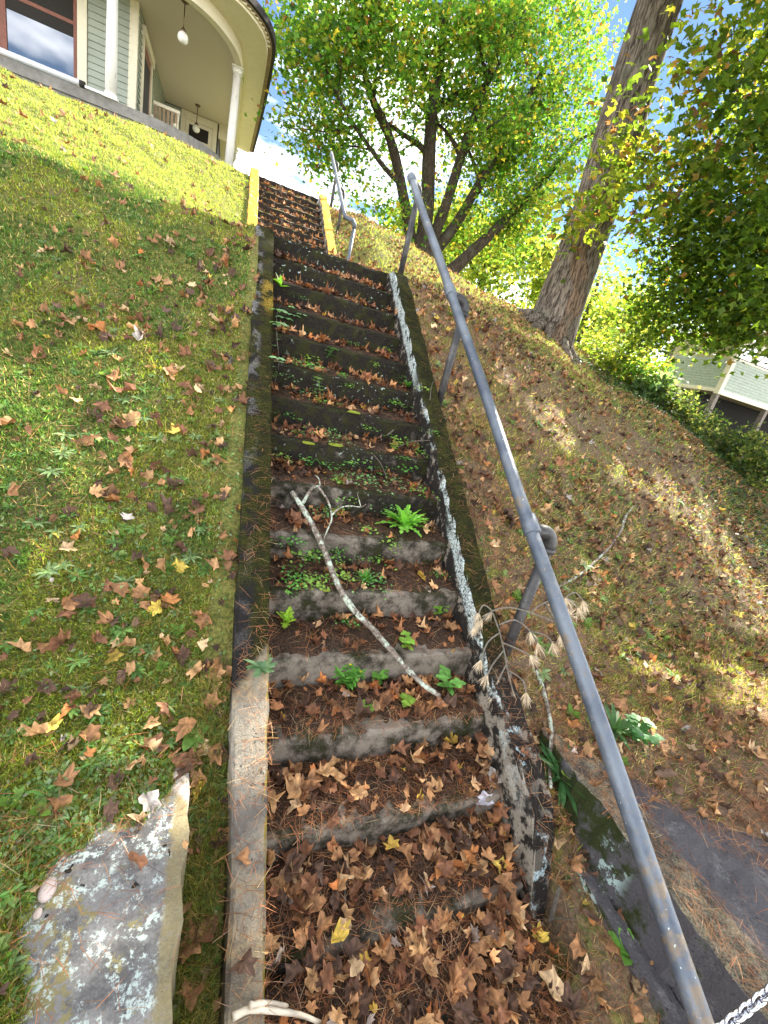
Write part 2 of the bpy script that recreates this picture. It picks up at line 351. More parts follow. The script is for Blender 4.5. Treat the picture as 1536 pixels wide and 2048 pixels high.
n.bump(f, .02); M_LITTER = n.done(n.mix(n.step(f2, .35, .65), n.mix(f, (.012, .008, .006), (.035, .023, .015)), (.09, .055, .035)), .95, 0, .15)  # mould colour darkened further to paint shade between the leaves
M_WALK = plain('sidewalk_concrete', (.30, .28, .25), .9, .2, 9, bump=.004)

# ------------------------------------------------------------------ terrain
SD, SH, SW, ST = 0.2582, 0.19, 1.0685, 0.19 / 0.2582      # tread, riser, width, slope of the lower flight
UY, UD, UH, UZ = 2.764, 0.227, 0.148, 0.074               # start, tread, riser and base of the upper flight
NLOW, NUP = 17, 11
def sm(a, b, t):
    u = np.clip((t - a) / (b - a), 0, 1); return u * u * (3 - 2 * u)
def pch(x, xk, yk):
    xk = np.array(xk, float); yk = np.array(yk, float); x = np.asarray(x, float)
    h = np.diff(xk); dl = np.diff(yk) / h; m = np.zeros(len(xk))
    m[1:-1] = np.where(dl[1:] * dl[:-1] > 0, 2 * dl[1:] * dl[:-1] / (dl[1:] + dl[:-1]), 0); m[0] = dl[0]; m[-1] = dl[-1]
    x = np.clip(x, xk[0], xk[-1]); i = np.clip(np.searchsorted(xk, x) - 1, 0, len(h) - 1); hh = h[i]; t = (x - xk[i])
    return yk[i] + t * (m[i] + t * ((3 * dl[i] - 2 * m[i] - m[i + 1]) / hh + t * (m[i] + m[i + 1] - 2 * dl[i]) / hh ** 2))
FY = [-8, -3.2, -1.2, 0, 1.5, 3, 4.2, 5.2, 6.5, 20]; FZ = [-5.9, -2.35, -.88, -.05, .42, 1.0, 1.5, 1.7, 1.8, 1.95]
NY_ = [-8, -3.2, -1.2, -.1, .7, 2.0, 2.8, 3.5, 4.2, 5.0, 6.5, 20]; NZ_ = [-5.9, -2.37, -.90, -.06, .02, .10, .26, .70, 1.18, 1.62, 1.78, 1.95]
_ph = rng.uniform(0, 6.28, (24, 2)); _fr = np.concatenate([rng.uniform(.8, 2.5, (8, 2)), rng.uniform(3, 8, (8, 2)), rng.uniform(10, 24, (8, 2))]) * rng.choice([-1, 1], (24, 2))
_am = np.concatenate([np.full(8, .013), np.full(8, .008), np.full(8, .0045)])
def bumps(x, y):
    s = 0
    for k in range(24): s = s + _am[k] * np.sin(_fr[k, 0] * x + _ph[k, 0] + _fr[k, 1] * y + _ph[k, 1])
    return s
def slab_dist_l(x, y):     # positive where earth has crept over the left wall top
    d1 = (y + 3.19) + (-.29 - x) * .875; d2 = (-.575 - x) * 1.3
    return np.maximum(d1, d2) + .045 * np.sin(9 * y + 4 * x) + .03 * np.sin(23 * x + 5) + .02 * np.sin(37 * x + 31 * y)
def slab_dist_r(x, y):
    return (y + 3.40) + (x - 1.55) * 1.08 * .8 + .03 * np.sin(14 * x) + .02 * np.sin(31 * y)
def terr(x, y):
    x = np.asarray(x, float); y = np.asarray(y, float)
    far = pch(y, FY, FZ); near = pch(y, NY_, NZ_)
    dx = np.maximum(-.14 - x, x - 1.215); k = sm(.0, 1.6, dx) * .5 + sm(.0, .7, dx) * .5
    z = near * (1 - k) + far * k
    z = z + .065 * sm(.30, .0, -.14 - x) * (x < -.13) * sm(.1, -.1, y) * sm(-3.1, -2.8, y)
    z = z - .08 * np.maximum(0, x - .5) ** 1.3 * sm(.5, 3.5, x) - .028 * np.maximum(0, x - 8) ** 1.6
    z = z - .10 * np.maximum(0, x - 3) * sm(5.5, 12, y)
    z = z - .09 * np.maximum(0, y - 9) * sm(2.5, 6, x)
    lv_l = -2.31 + .13 * np.maximum(slab_dist_l(x, y), 0) ** .6; lv_r = -2.35 + .13 * np.maximum(slab_dist_r(x, y), 0) ** .6
    z = np.where(x < -.33, np.maximum(z, np.where(slab_dist_l(x, y) > 0, np.minimum(lv_l, -2.21), -2.42)), z)
    z = np.where(x > 1.42, np.maximum(z, np.where(slab_dist_r(x, y) > 0, np.minimum(lv_r, -2.2), -2.42) - .05 * np.maximum(0, x - 3)), z)
    z = np.where((x > 1.0) & (x < 1.42) & (y < -3.2), np.maximum(z, -2.50 + .25 * (y + 3.4) + .03 * np.sin(9 * y) - .9 * np.maximum(0, 1.30 - x)), z)
    z = z + bumps(x, y) * np.where(y < -2.9, .3, 1.0)
    z = np.where(y < -4.58, -3.3, z)
    z = z - .10 * np.maximum(0, np.abs(x) - 16) ** 1.1
    return np.maximum(z, -16)
def stair_z(x, y, litter=True):
    k = np.clip(np.ceil(-y / SD - 1e-6), 0, 40); u = np.clip((y + k * SD) / SD, 0, 1)
    lit = np.where(k < 8, .028, np.where(k < 12, .038, np.where(k < 14, .035, .075))) if litter else 0
    low = -k * SH + lit * (sm(0.05, 1, u) + np.where(k > 13, .22 - .45 * np.exp(-((x - .48) / .16) ** 2) * (k == 14), 0)) * (1 + np.where(k > 11, .3, 1) * (.22 * np.sin(7 * x + 2 * k) + .12 * np.sin(17 * x + 3 * k)))
    j = np.clip(np.floor((y - UY) / UD), -1, NUP - 1); uu = np.clip((y - UY) / UD - j, 0, 1)
    up = UZ + (j + 1) * UH + (.02 * uu if litter else 0)
    low = np.where(y < -14 * SD - .02, np.maximum(low, -14 * SH - .022 + .26 * (y + 14 * SD)), low)
    land = .002 + np.clip(y / UY, 0, 1) * (UZ - .002)
    z = np.where(y <= 0, low, np.where(y < UY, land, up))
    return np.where(y < -4.4, np.maximum(z, -3.28), z)
def surf(x, y):
    x = np.asarray(x, float); y = np.asarray(y, float)
    t = terr(x, y)
    ch = (x > 0) & (x < SW) & (y < 5.03) & (y > -4.58)
    z = np.where(ch, stair_z(x, y), t)
    lc = (x >= -.14) & (x <= 0) & (y < 0) & (y > -4.58); z = np.where(lc, np.minimum(ST * y + .12, .012), z)
    rc = (x >= SW) & (x <= 1.215) & (y < 0) & (y > -3.70); z = np.where(rc, np.minimum(ST * y + .12 + .08 * sm(-3, -3.5, y), .012), z)
    land = ((x < 0) & (x > -.14) | (x > SW) & (x < 1.215)) & (y >= 0) & (y < UY); z = np.where(land, .02, z)
    uc = ((x < 0) & (x > -.14) | (x > SW) & (x < 1.215)) & (y >= UY) & (y < 5.03); z = np.where(uc, UZ + UH + (y - UY) * UH / UD + .08, z)
    z = np.where((x > -1.4) & (x < -.27) & (y < -3.1) & (y > -4.58), np.maximum(z, -2.30), z)
    z = np.where((x > 1.36) & (x < 1.56) & (y < -3.15) & (y > -4.58), np.maximum(z, -2.30), z)
    z = np.where((x >= 1.56) & (x < 2.8) & (y < -3.2) & (y > -4.58), np.maximum(z, -2.335), z)
    return z
def snorm(x, y, e=.03):
    gx = (terr(x + e, y) - terr(x - e, y)) / (2 * e); gy = (terr(x, y + e) - terr(x, y - e)) / (2 * e)
    fl = (x > -.14) & (x < 1.215) & (y < 5.03) | (x > -1) & (x < 2.5) & (y < -3.4)
    gx = np.where(fl, 0, np.clip(gx, -1, 1)); gy = np.where(fl, 0.0, np.clip(gy, -1, 1.0))
    nn = np.stack([-gx, -gy, np.ones_like(gx)], -1); return nn / np.linalg.norm(nn, axis=-1, keepdims=True)
def at(px, py, smax=14):
    """the place on the ground seen in this direction"""
    v = pray(px, py); s = np.arange(.8, smax, .006); P = CAM + s[:, None] * v
    i = np.argmax(P[:, 2] < surf(P[:, 0], P[:, 1])); return P[i]

xs = np.unique(np.round(np.concatenate([-np.geomspace(6, 120, 22), np.arange(-6, -2, .12), np.arange(-2, -.15, .045), [-.131, -.105, .3, .6, .9, 1.04, 1.07, 1.12, 1.18, 1.208],
                np.arange(1.25, 3.2, .045), np.arange(3.2, 9, .12), np.geomspace(9, 160, 34)]), 4))
ys = np.unique(np.round(np.concatenate([-np.geomspace(5, 80, 14), [-4.62, -4.578], np.arange(-4.55, .5, .045), np.arange(.5, 4.96, .09), [4.98, 5.035, 5.1], np.arange(5.2, 9, .2), np.geomspace(9, 200, 34)]), 4))
X, Y = np.meshgrid(xs, ys); Z = terr(X, Y)
chm = (X > -.12) & (X < np.where(Y < -3.84, 1.06, 1.19)) & (Y < 5.0) & (Y > -4.6)
Z = np.where(chm, stair_z(X, Y, False) - .40, Z)
nx_, ny_ = len(xs), len(ys); V = np.stack([X, Y, Z], -1).reshape(-1, 3)
I = np.arange(nx_ * ny_).reshape(ny_, nx_); F = np.stack([I[:-1, :-1], I[:-1, 1:], I[1:, 1:], I[1:, :-1]], -1).reshape(-1, 4)
o = link('hillside', npmesh('hillside', V, F, M_SOIL, smooth=True)); tag(o, kind='structure')
mb = MB(); mb.box((-40, -7.6, -3.6), (40, -4.64, -3.285)); o = mb.build('sidewalk', M_WALK, bevel=.01); tag(o, kind='structure')

# ------------------------------------------------------------------ lower staircase
def profile_block(x0, x1, pts, nseg, amp, mat, name, parent, seed):
    """a rough cast block: a y-z outline swept along x with worn, uneven edges"""
    r = np.random.default_rng(seed); pts = np.array(pts, float); m = len(pts); V = []; cum = np.cumsum(r.normal(0, .35, (nseg + 1, 2)), 0); cum -= cum.mean(0)
    for i in range(nseg + 1):
        x = x0 + (x1 - x0) * i / nseg
        for j, p in enumerate(pts):
            q = p + r.normal(0, amp, 2) + (cum[i] * amp * .7 if j in (2, 3, 4) else 0); V.append((x, q[0], q[1]))
    F = []
    for i in range(nseg):
        for j in range(m):
            F.append((i * m + j, (i + 1) * m + j, (i + 1) * m + (j + 1) % m, i * m + (j + 1) % m))
    F.append(tuple(range(m))); F.append(tuple(nseg * m + k for k in range(m))[::-1])
    me = bpy.data.meshes.new(name); me.from_pydata(V, [], F); me.update(); me.materials.append(mat)
    return link(name, me, parent)
stair = empty('concrete_staircase', (.5, -2, -1.5)); tag(stair, 'narrow mossy concrete staircase climbing the bank, strewn with dead leaves', 'staircase')
SO = np.array((.5, -2, -1.5))
def par(o, e):
    o.parent = e; o.matrix_parent_inverse = Matrix.Translation(-Vector(e.location)); return o
for k in range(NLOW + 1):
    y0, z0 = -k * SD, -k * SH; yb = y0 + SD + .05 if k else UY - .006; dep = .36
    zb = z0 + (UZ if k == 0 else 0)
    pts = [(yb, z0 - dep), (y0 + .004, z0 - dep), (y0 + .003, z0 - .10), (y0, z0 - .014), (y0 + .012, z0), (y0 + .09, z0 + .001), (yb, zb + .001)]
    xa, xb = (-.02, SW - .002) if k else (-.139, 1.214)
    o = profile_block(xa, xb, pts, 26, .0035, M_STEP, 'step' if k else 'landing', None, 100 + k); par(o, stair)
def cheek(x0, x1, ya, yb, topf, botoff, mat, name, e, amp=.003, seg=.05, seed=1, x0f=None, x1f=None):
    r = np.random.default_rng(seed); m = max(4, int((yb - ya) / seg)); V = []
    for i in range(m + 1):
        y = ya + (yb - ya) * i / m; t = topf(y); x0 = x0f(y) if x0f else x0; x1 = x1f(y) if x1f else x1; w_ = [r.normal(0, amp) for _ in range(8)]
        V += [(x0 + w_[0], y, t - botoff), (x0 + w_[1] * .7, y, t - .012 + w_[2]), (x0 + .010 + w_[3], y, t + w_[4]), ((x0 + x1) / 2, y, t + w_[5] + .002),
              (x1 - .010 + w_[6], y, t + w_[4]), (x1 + w_[7] * .7, y, t - .012 + w_[2]), (x1, y, t - botoff)]
    F = []
    for i in range(m):
        for j in range(7): F.append((i * 7 + j, i * 7 + (j + 1) % 7, (i + 1) * 7 + (j + 1) % 7, (i + 1) * 7 + j))
    F.append(tuple(range(7))[::-1]); F.append(tuple(m * 7 + k for k in range(7)))
    me = bpy.data.meshes.new(name); me.from_pydata(V, [], F); me.update(); me.materials.append(mat)
    return par(link(name, me), e)
ltop = lambda y: float(min(ST * y + .12, .014 + .01 * sin(20 * y)))
rtop = lambda y: float(min(ST * y + .12 + .08 * sm(-3, -3.5, y) - .5 * sm(-3.5, -3.9, y), .014 + .008 * sin(17 * y)))
cheek(-.141, -.011, -4.56, -.002, ltop, .55, M_CHL, 'cheek_wall', stair, seed=3, x0f=lambda y: -.150 + .027 * float(sm(-2.9, -3.5, y)))['label'] = 'left cheek wall, black with moss above and bare sandy concrete at its foot'
cheek(SW + .001, 1.216, -3.86, -.002, rtop, .55, M_CHR, 'cheek_wall', stair, amp=.005, seed=4, x1f=lambda y: 1.216 - .075 * float(sm(-3.3, -3.84, y)))['label'] = 'right cheek wall with white lichen down its inner face'

# litter soil on the treads (stuff)
r = np.random.default_rng(5); V = []; F = []
for k in range(1, NLOW + 1):
    nu, nx2 = 6, 40; b0 = len(V)
    for i in range(nu + 1):
        for j in range(nx2 + 1):
            u = .03 + .965 * i / nu; x = .006 + (SW - .012) * j / nx2; y = -k * SD + u * SD
            base = float(stair_z(np.array(x), np.array(y - 1e-4))); rg = .004 * sin(13 * x + k * 3) + .005 * r.normal()
            edge = 0 if i == 0 and k < 14 else 1
            V.append((x, y + (.02 * abs(sin(6 * x + k * 2)) + .012 * r.random() if i == 0 else 0), base + rg * edge - (.006 if edge == 0 else 0)))
    for i in range(nu):
        for j in range(nx2):
            a_ = b0 + i * (nx2 + 1) + j; F.append((a_, a_ + 1, a_ + nx2 + 2, a_ + nx2 + 1))
o = link('leaf_mould', npmesh('leaf_mould', V, np.array(F), M_LITTER, smooth=True)); tag(o, 'dark crumbly leaf mould lying on the treads of the lower stairs', 'leaf mould', kind='stuff')

# ------------------------------------------------------------------ upper staircase
ust = empty('concrete_staircase', (.5, 4, 1)); tag(ust, 'short sunlit upper flight of steps between cheek walls covered in orange lichen', 'staircase')
n, base, a, b, g = concrete('upper_step_concrete', (.21, .165, .12), None, None)
upm = n.step(n.nz, .4, .8)
cc = n.mix(n.step(n.math('ADD', b, n.math('MULTIPLY', upm, -.2)), .25, .45), base, n.mix(g, (.008, .006, .005), (.035, .026, .018))); cc = n.mix(n.mul(upm, n.step(b, .45, .6)), cc, (.13, .13, .03))  # risers painted near-black for their unlit side, treads left lighter
n.bump(b, .012); M_USTEP = n.done(cc, .92, 0, .2)
for j in range(NUP):
    y0, z0 = UY + j * UD, UZ + (j + 1) * UH; yb = y0 + UD + .04 if j < NUP - 1 else y0 + .5
    pts = [(yb, z0 - .34), (y0 + .004, z0 - .34), (y0 + .003, z0 - .08), (y0, z0 - .012), (y0 + .012, z0), (y0 + .08, z0 + .001), (yb, z0 + .001)]
    par(profile_block(.002, SW - .002, pts, 20, .004, M_USTEP, 'step', None, 300 + j), ust)
utop = lambda y: float(UZ + UH + (y - UY) * UH / UD + .09)
def split(x0, x1, lab, cut):
    for a_, b_ in cut: cheek(x0, x1, a_, b_, utop, .7, M_CHU, 'cheek_wall', ust, seed=int(a_ * 10 + 40), seg=.09)['label'] = lab
split(-.150, -.001, 'left cheek wall crusted with orange lichen', [(UY + .002, 5.02)])
split(SW + .001, 1.216, 'right cheek wall crusted with orange lichen', [(UY + .002, 3.72), (3.735, 5.02)])

# ------------------------------------------------------------------ wing walls
def rough_box(name, a, b, mat, e, seed, nseg=26, amp=.006):
    (x0, y0, z0), (x1, y1, z1) = a, b; r = np.random.default_rng(seed); V = []; F = []
    nu = max(2, int((x1 - x0) / .05)); nv = nseg
    def g(i, j): return i * (nv + 1) + j
    for i in range(nu + 1):
        for j in range(nv + 1):
            e_ = (i in (0, nu)) or (j in (0, nv))
            V.append((x0 + (x1 - x0) * i / nu + (r.normal(0, amp) if i in (0, nu) else 0), y0 + (y1 - y0) * j / nv, z1 + r.normal(0, amp * .5) - (.004 if e_ else 0)))
    for i in range(nu):
        for j in range(nv): F.append((g(i, j), g(i + 1, j), g(i + 1, j + 1), g(i, j + 1)))
    rim = [g(i, 0) for i in range(nu + 1)] + [g(nu, j) for j in range(1, nv + 1)] + [g(i, nv) for i in range(nu - 1, -1, -1)] + [g(0, j) for j in range(nv - 1, 0, -1)]
    m = len(rim); rows = 7; ids = [rim]
    for q in range(1, rows + 1):
        b0 = len(V)
        for k in rim:
            p = V[k]; V.append((p[0] + r.normal(0, amp * .6), p[1] + r.normal(0, amp * .3), z1 + (z0 - z1) * q / rows))
        ids.append(list(range(b0, b0 + m)))
    for q in range(rows):
        for k in range(m): F.append((ids[q][(k + 1) % m], ids[q][k], ids[q + 1][k], ids[q + 1][(k + 1) % m]))
    me = bpy.data.meshes.new(name); me.from_pydata(V, [], F); me.update(); me.materials.append(mat)
    return par(link(name, me), e)
ww = empty('retaining_wall', (-.8, -3.8, -2.4)); tag(ww, 'lichen blotched flat concrete wall top beside the foot of the left cheek wall', 'retaining wall')
rough_box('wall_top', (-1.6, -4.56, -3.3), (-.27, -3.0, -2.30), M_SLL, ww, 11)
ww = empty('retaining_wall', (2, -3.8, -2.4)); tag(ww, 'dark concrete retaining wall with a raised sandy rim right of the handrail', 'retaining wall')
rough_box('wall_rim', (1.36, -4.56, -3.3), (1.545, -3.17, -2.30), M_SLR, ww, 12, 40, .008)
rough_box('wall_footing', (1.292, -4.56, -3.3), (1.357, -3.42, -2.575), M_SLR, ww, 14, 30, .006)
rough_box('wall_top', (1.552, -4.56, -3.3), (3.6, -3.22, -2.335), M_SLR, ww, 13, 40)

# ------------------------------------------------------------------ handrails
def rail_z(y): return ST * y + .765 + .075 * float(sm(-2.6, -4.3, y))
def rail_x(y): return 1.12 - .055 * float(sm(-2.6, -4.3, y))
hr = empty('handrail', (1.2, -2, -1.6)); tag(hr, 'long grey pipe handrail on dark posts running down beside the lower steps', 'handrail')
Bp = lambda pts, rad, name, mat, n_=16: par(MB().tube(pts, rad, n_).build(name, mat, None, True), hr)
ys_ = np.linspace(.07, -4.62, 20)
o = Bp([(rail_x(y) + .003 * sin(3 * y), y, rail_z(y) + .004 * sin(5 * y)) for y in ys_], .0315, 'top_rail', M_PIPE)
def post(y, x, zb, hr_):
    zt = rail_z(y) - .02
    mb = MB().tube([(x, y, zb), (x, y, zt - .07)], .0275, 14); par(mb.build('post', M_POST, None, True), hr_)
    a = [(x, y, zt - .085)] + [(x - .06 * (1 - cos(t)), y + .01 * sin(t), zt - .06 + .06 * sin(t)) for t in np.linspace(0, pi / 2, 6)] + [(1.135, y + .01, zt + .004)]
    par(MB().tube(a, .035, 14).build('elbow', M_POST, None, True), hr_)
    par(MB().tube([(x, y, zt - .10), (x, y, zt - .078)], .040, 14).build('collar', M_POST, None, True), hr_)
    d = np.array([0, 1, ST]) / math.hypot(1, ST); p = np.array([rail_x(y), y + .01, rail_z(y + .01)])
    par(MB().tube([p - d * .05, p - d * .045, p + d * .045, p + d * .05], [.035, .040, .040, .035], 16).build('tee_fitting', M_PIPE, None, True), hr_)
post(.03, 1.206, -.05, hr); post(-1.34, 1.262, -1.12, hr); post(-2.86, 1.27, -2.35, hr)
hr = empty('handrail', (1.2, 4, 1.6)); tag(hr, 'second pipe handrail on slim posts beside the upper flight of steps', 'handrail')
us = UH / UD; urz = lambda y: UZ + UH + (y - UY) * us + .68
UX = 1.20
par(MB().tube([(UX, y, urz(y)) for y in np.linspace(3.02, 5.25, 10)], .028, 12).build('top_rail', M_PIPE, None, True), hr)
for (yy, zb) in ((3.95, .8), (4.95, 1.45)):
    par(MB().tube([(UX + .10, yy, zb), (UX + .10, yy, urz(yy) - .09), (UX + .09, yy, urz(yy) - .03), (UX + .03, yy, urz(yy))], .026, 12).build('post', M_POST, None, True), hr)
par(MB().tube([(UX, 3.02, urz(3.02)), (UX + .12, 3.02, urz(3.02)), (UX + .155, 3.02, urz(3.02) - .04), (UX + .16, 3.02, urz(3.02) - .10)], .033, 12).build('elbow', M_PIPE, None, True), hr)
par(MB().tube([(UX + .16, 3.02, urz(3.02) - .08), (UX + .16, 3.02, .0)], .026, 12).build('post', M_PIPE, None, True), hr)

# ------------------------------------------------------------------ house with the rounded porch
ho = empty('porch_house', (-2.5, 9, 2.4)); tag(ho, 'sage clapboard house with a rounded cream porch at the top of the lawn', 'house')
def hp(mb, name, mat, smooth=False, bevel=0, parent=None): 
    o = mb.build(name, mat, None, smooth, bevel); return par(o, ho) if parent is None else sub(o, parent)
def sub(o, p):      # sub-part: p is a mesh in world space, parented to its thing
    o.parent = p; o.matrix_parent_inverse = (Matrix.Translation(Vector(p.parent.location)) @ p.matrix_parent_inverse).inverted(); o.matrix_parent_inverse = Matrix.Identity(4); return o
FZH, CZ = 2.44, 4.60            # porch floor and ceiling heights
FWY, SWX, BWY = 8.38, -2.47, 12.7
hp(MB().box((-12, FWY, 1.2), (SWX - .02, 16, CZ + 2.6)), 'wall_core', M_DARKIN)
hp(MB().box((-12, BWY, 1.2), (-1.0, 16, CZ + 2.6)), 'wall_core', M_DARKIN)
bh = .112
def boards(axis, c, a0, a1, z0, z1, skip=()):
    k = 0; z = z0
    while z < z1:
        segs = [(a0, a1)]
        for (s0, s1, q0, q1) in skip:
            if z + bh > q0 and z < q1:
                segs = [t for (u0, u1) in segs for t in ((u0, min(u1, s0)), (max(u0, s1), u1)) if t[1] - t[0] > .01]
        for (u0, u1) in segs:
            m = MB(); t0, t1 = .036, .006; e = .001 * random.random()
            zt = min(z + bh + .012, z1)
            if axis == 'y':     # wall facing -y at y=c
                m.add([(u0, c - t0 - e, z), (u1, c - t0 - e, z), (u1, c - t1, zt), (u0, c - t1, zt), (u0, c + .004, z), (u1, c + .004, z), (u1, c + .004, zt), (u0, c + .004, zt)],
                      [(0, 1, 2, 3), (4, 5, 1, 0), (3, 2, 6, 7), (0, 3, 7, 4), (1, 5, 6, 2)])
            else:               # wall facing +x at x=c
                m.add([(c + t0 + e, u0, z), (c + t0 + e, u1, z), (c + t1, u1, zt), (c + t1, u0, zt), (c - .004, u0, z), (c - .004, u1, z), (c - .004, u1, zt), (c - .004, u0, zt)],
                      [(0, 1, 2, 3), (4, 5, 1, 0), (3, 2, 6, 7), (0, 3, 7, 4), (1, 5, 6, 2)])
            hp(m, 'siding_board', M_SIDE)
        z += bh
WX0, WX1, WZ0, WZ1 = -6.0, -3.50, 2.62, 4.30
boards('y', FWY, -7.0, -2.56, FZH + .02, CZ, [(WX0 - .13, WX1 + .20, 2.44, 4.6)])
DY0, DY1 = 8.95, 9.95
boards('x', SWX, FWY + .02, BWY, FZH + .02, CZ, [(DY0 - .13, DY1 + .13, FZH, 4.45)])
DX0, DX1 = -1.93, -1.30
boards('y', BWY, SWX + .02, -2.02, FZH + .02, CZ - .02)
hp(MB().box((-2.60, FWY - .035, FZH), (-2.45, FWY + .10, CZ)), 'corner_board', M_CREAM, bevel=.004)
# window
wf = hp(MB().box((WX0, FWY - .045, WZ0), (WX0 + .05, FWY + .02, WZ1)).box((WX1 - .03, FWY - .045, WZ0), (WX1 + .025, FWY + .02, WZ1)).box((WX0 + .05, FWY - .04, 3.80), (WX1 - .03, FWY + .02, 3.86))
        .box((WX0 + .05, FWY - .04, WZ1 - .05), (WX1 - .03, FWY + .02, WZ1)).box((WX0 + .05, FWY - .04, WZ0), (WX1 - .03, FWY + .02, WZ0 + .05)).box((-4.78, FWY - .040, WZ0 + .05), (-4.58, FWY + .02, 3.80)), 'window', M_BROWN, bevel=.003)
def subp(mb, name, mat, p, smooth=False):
    o = mb.build(name, mat, None, smooth); o.parent = p; return o
subp(MB().box((-4.575, FWY - .015, WZ0 + .05), (WX1 - .03, FWY - .008, 3.80)), 'pane', M_GLASS, wf)
subp(MB().box((WX0 + .05, FWY - .015, WZ0 + .05), (-4.785, FWY - .008, 3.80)), 'pane', M_GLASS, wf)
subp(MB().box((WX0 + .05, FWY - .012, 3.86), (WX1 - .03, FWY - .006, WZ1 - .05)), 'pane', M_DARKIN, wf)
subp(MB().box((-4.575, FWY - .030, 3.62), (WX1 - .03, FWY - .017, 3.80)), 'screen_rail', M_DARKIN, wf)
for a_, b_ in (((WX1 + .03, 2.46), (WX1 + .19, 4.58)), ((WX0 - .13, 2.46), (WX0 - .002, 4.58))):
    hp(MB().box((a_[0], FWY - .05, a_[1]), (b_[0], FWY + .01, b_[1])), 'window_casing', M_CREAM, bevel=.004)
hp(MB().box((WX0 - .002, FWY - .05, 4.302), (WX1 + .028, FWY + .01, 4.58)), 'window_casing', M_CREAM, bevel=.004)
hp(MB().box((WX0 - .002, FWY - .07, 2.46), (WX1 + .028, FWY + .01, 2.618)), 'window_sill', M_CREAM, bevel=.004)
# side door
dr = hp(MB().box((SWX, DY0, FZH), (SWX + .03, DY1, 4.30)), 'door', M_BROWN, bevel=.003)
subp(MB().box((SWX + .031, DY0 + .14, 3.0), (SWX + .037, DY1 - .14, 4.1)), 'pane', M_DARKIN, dr)
for a_, b_ in ((DY0 - .13, DY0 - .002), (DY1 + .002, DY1 + .13)):
    hp(MB().box((SWX - .01, a_, FZH), (SWX + .06, b_, 4.30)), 'door_casing', M_CREAM, bevel=.004)
hp(MB().box((SWX - .01, DY0 - .20, 4.302), (SWX + .09, DY1 + .20, 4.47)), 'door_casing', M_CREAM, bevel=.004)
# front door in the back wall
hp(MB().box((-2.02, BWY - .07, FZH), (-1.90, BWY + .01, 4.585)).box((-1.16, BWY - .07, FZH), (-1.04, BWY + .01, 4.585)).box((-1.898, BWY - .06, 4.40), (-1.162, BWY + .01, 4.585)), 'door_casing', M_CREAM, bevel=.004)
dr = hp(MB().box((-1.895, BWY - .04, FZH), (-1.165, BWY + .01, 4.395)), 'door', M_CREAM, bevel=.004)
subp(MB().box((-1.80, BWY - .046, 3.98), (-1.27, BWY - .041, 4.30)), 'pane', M_DARKIN, dr)
subp(MB().box((-1.80, BWY - .046, 3.1), (-1.27, BWY - .041, 3.85)), 'pane', M_DARKIN, dr)
hp(MB().box((-1.0, BWY - .02, CZ - .34), (-.55, BWY + .06, CZ)), 'porch_beam', M_CREAM)
# ceiling, beam, soffit and roof edge following the rounded corner
def offs(pts, d):
    out = []; m = len(pts)
    for i in range(m):
        t = pts[min(i + 1, m - 1)] - pts[max(i - 1, 0)]; t = t / np.linalg.norm(t); out.append(pts[i] + d * np.array([t[1], -t[0]]))
    return out
def spline(P, k=8):
    P = [np.array(p, float) for p in P]; out = []
    for i in range(len(P) - 1):
        p0, p1, p2, p3 = P[max(i - 1, 0)], P[i], P[i + 1], P[min(i + 2, len(P) - 1)]
        for q in range(k):
            t = q / k; out.append(.5 * ((2 * p1) + (-p0 + p2) * t + (2 * p0 - 5 * p1 + 4 * p2 - p3) * t * t + (-p0 + 3 * p1 - 3 * p2 + p3) * t ** 3))
    return out + [P[-1]]
beam = spline([(-12, 6.88), (-5, 6.88), (-3, 6.88), (-2.2, 6.89), (-1.62, 6.97), (-1.2, 7.17), (-.88, 7.52), (-.66, 7.95), (-.56, 8.45), (-.53, 9.2), (-.53, 11), (-.53, 16)])
edge_ = spline([(-12, 6.50), (-5, 6.50), (-3, 6.48), (-1.9, 6.50), (-1.2, 6.56), (-.72, 6.72), (-.40, 6.97), (-.17, 7.32), (-.05, 7.85), (-.03, 8.8), (-.05, 11), (-.12, 14.1)])
def ribbon(a, b, za0, za1, name, mat, thick=None):      # a: inner plan line, b: outer plan line, z range
    m = len(a); V = []
    for i in range(m): V += [(a[i][0], a[i][1], za0), (b[i][0], b[i][1], za0), (b[i][0], b[i][1], za1), (a[i][0], a[i][1], za1)]
    F = [(i * 4 + j, i * 4 + (j + 1) % 4, (i + 1) * 4 + (j + 1) % 4, (i + 1) * 4 + j) for i in range(m - 1) for j in range(4)] + [(3, 2, 1, 0), tuple((m - 1) * 4 + j for j in range(4))]
    mm = MB(); mm.add(V, F); return hp(mm, name, mat)
ribbon(offs(beam, -.07), offs(beam, .07), CZ - .20, CZ + .03, 'porch_beam', M_CREAM)
cm = MB(); bi = offs(beam, -.0705); inner_ = [(p[0], min(p[1] + 12, 16)) for p in bi]
V = [(p[0], p[1], CZ) for p in bi] + [(min(p[0], -.6) - 9, 16.5, CZ) for p in bi]
m_ = len(bi); hp(cm.add(V, [(i, i + 1, m_ + i + 1, m_ + i) for i in range(m_ - 1)]).add([(p[0], p[1], CZ + .03) for p in bi[-9:]] + [(-9, 16.5, CZ + .03)] * 9, [(i, i + 1, 10 + i, 9 + i) for i in range(8)]), 'ceiling', M_CEIL)
fl = MB(); fe = offs(beam, .06); V = [(p[0], p[1], FZH) for p in fe] + [(p[0], p[1], FZH - .17) for p in fe] + [(p[0], p[1], FZH - .17) for p in offs(beam, .02)] + [(p[0], p[1], 1.0) for p in offs(beam, .02)] + [(p[0] if False else -9, 16, FZH) for p in fe]
m_ = len(fe); F = []
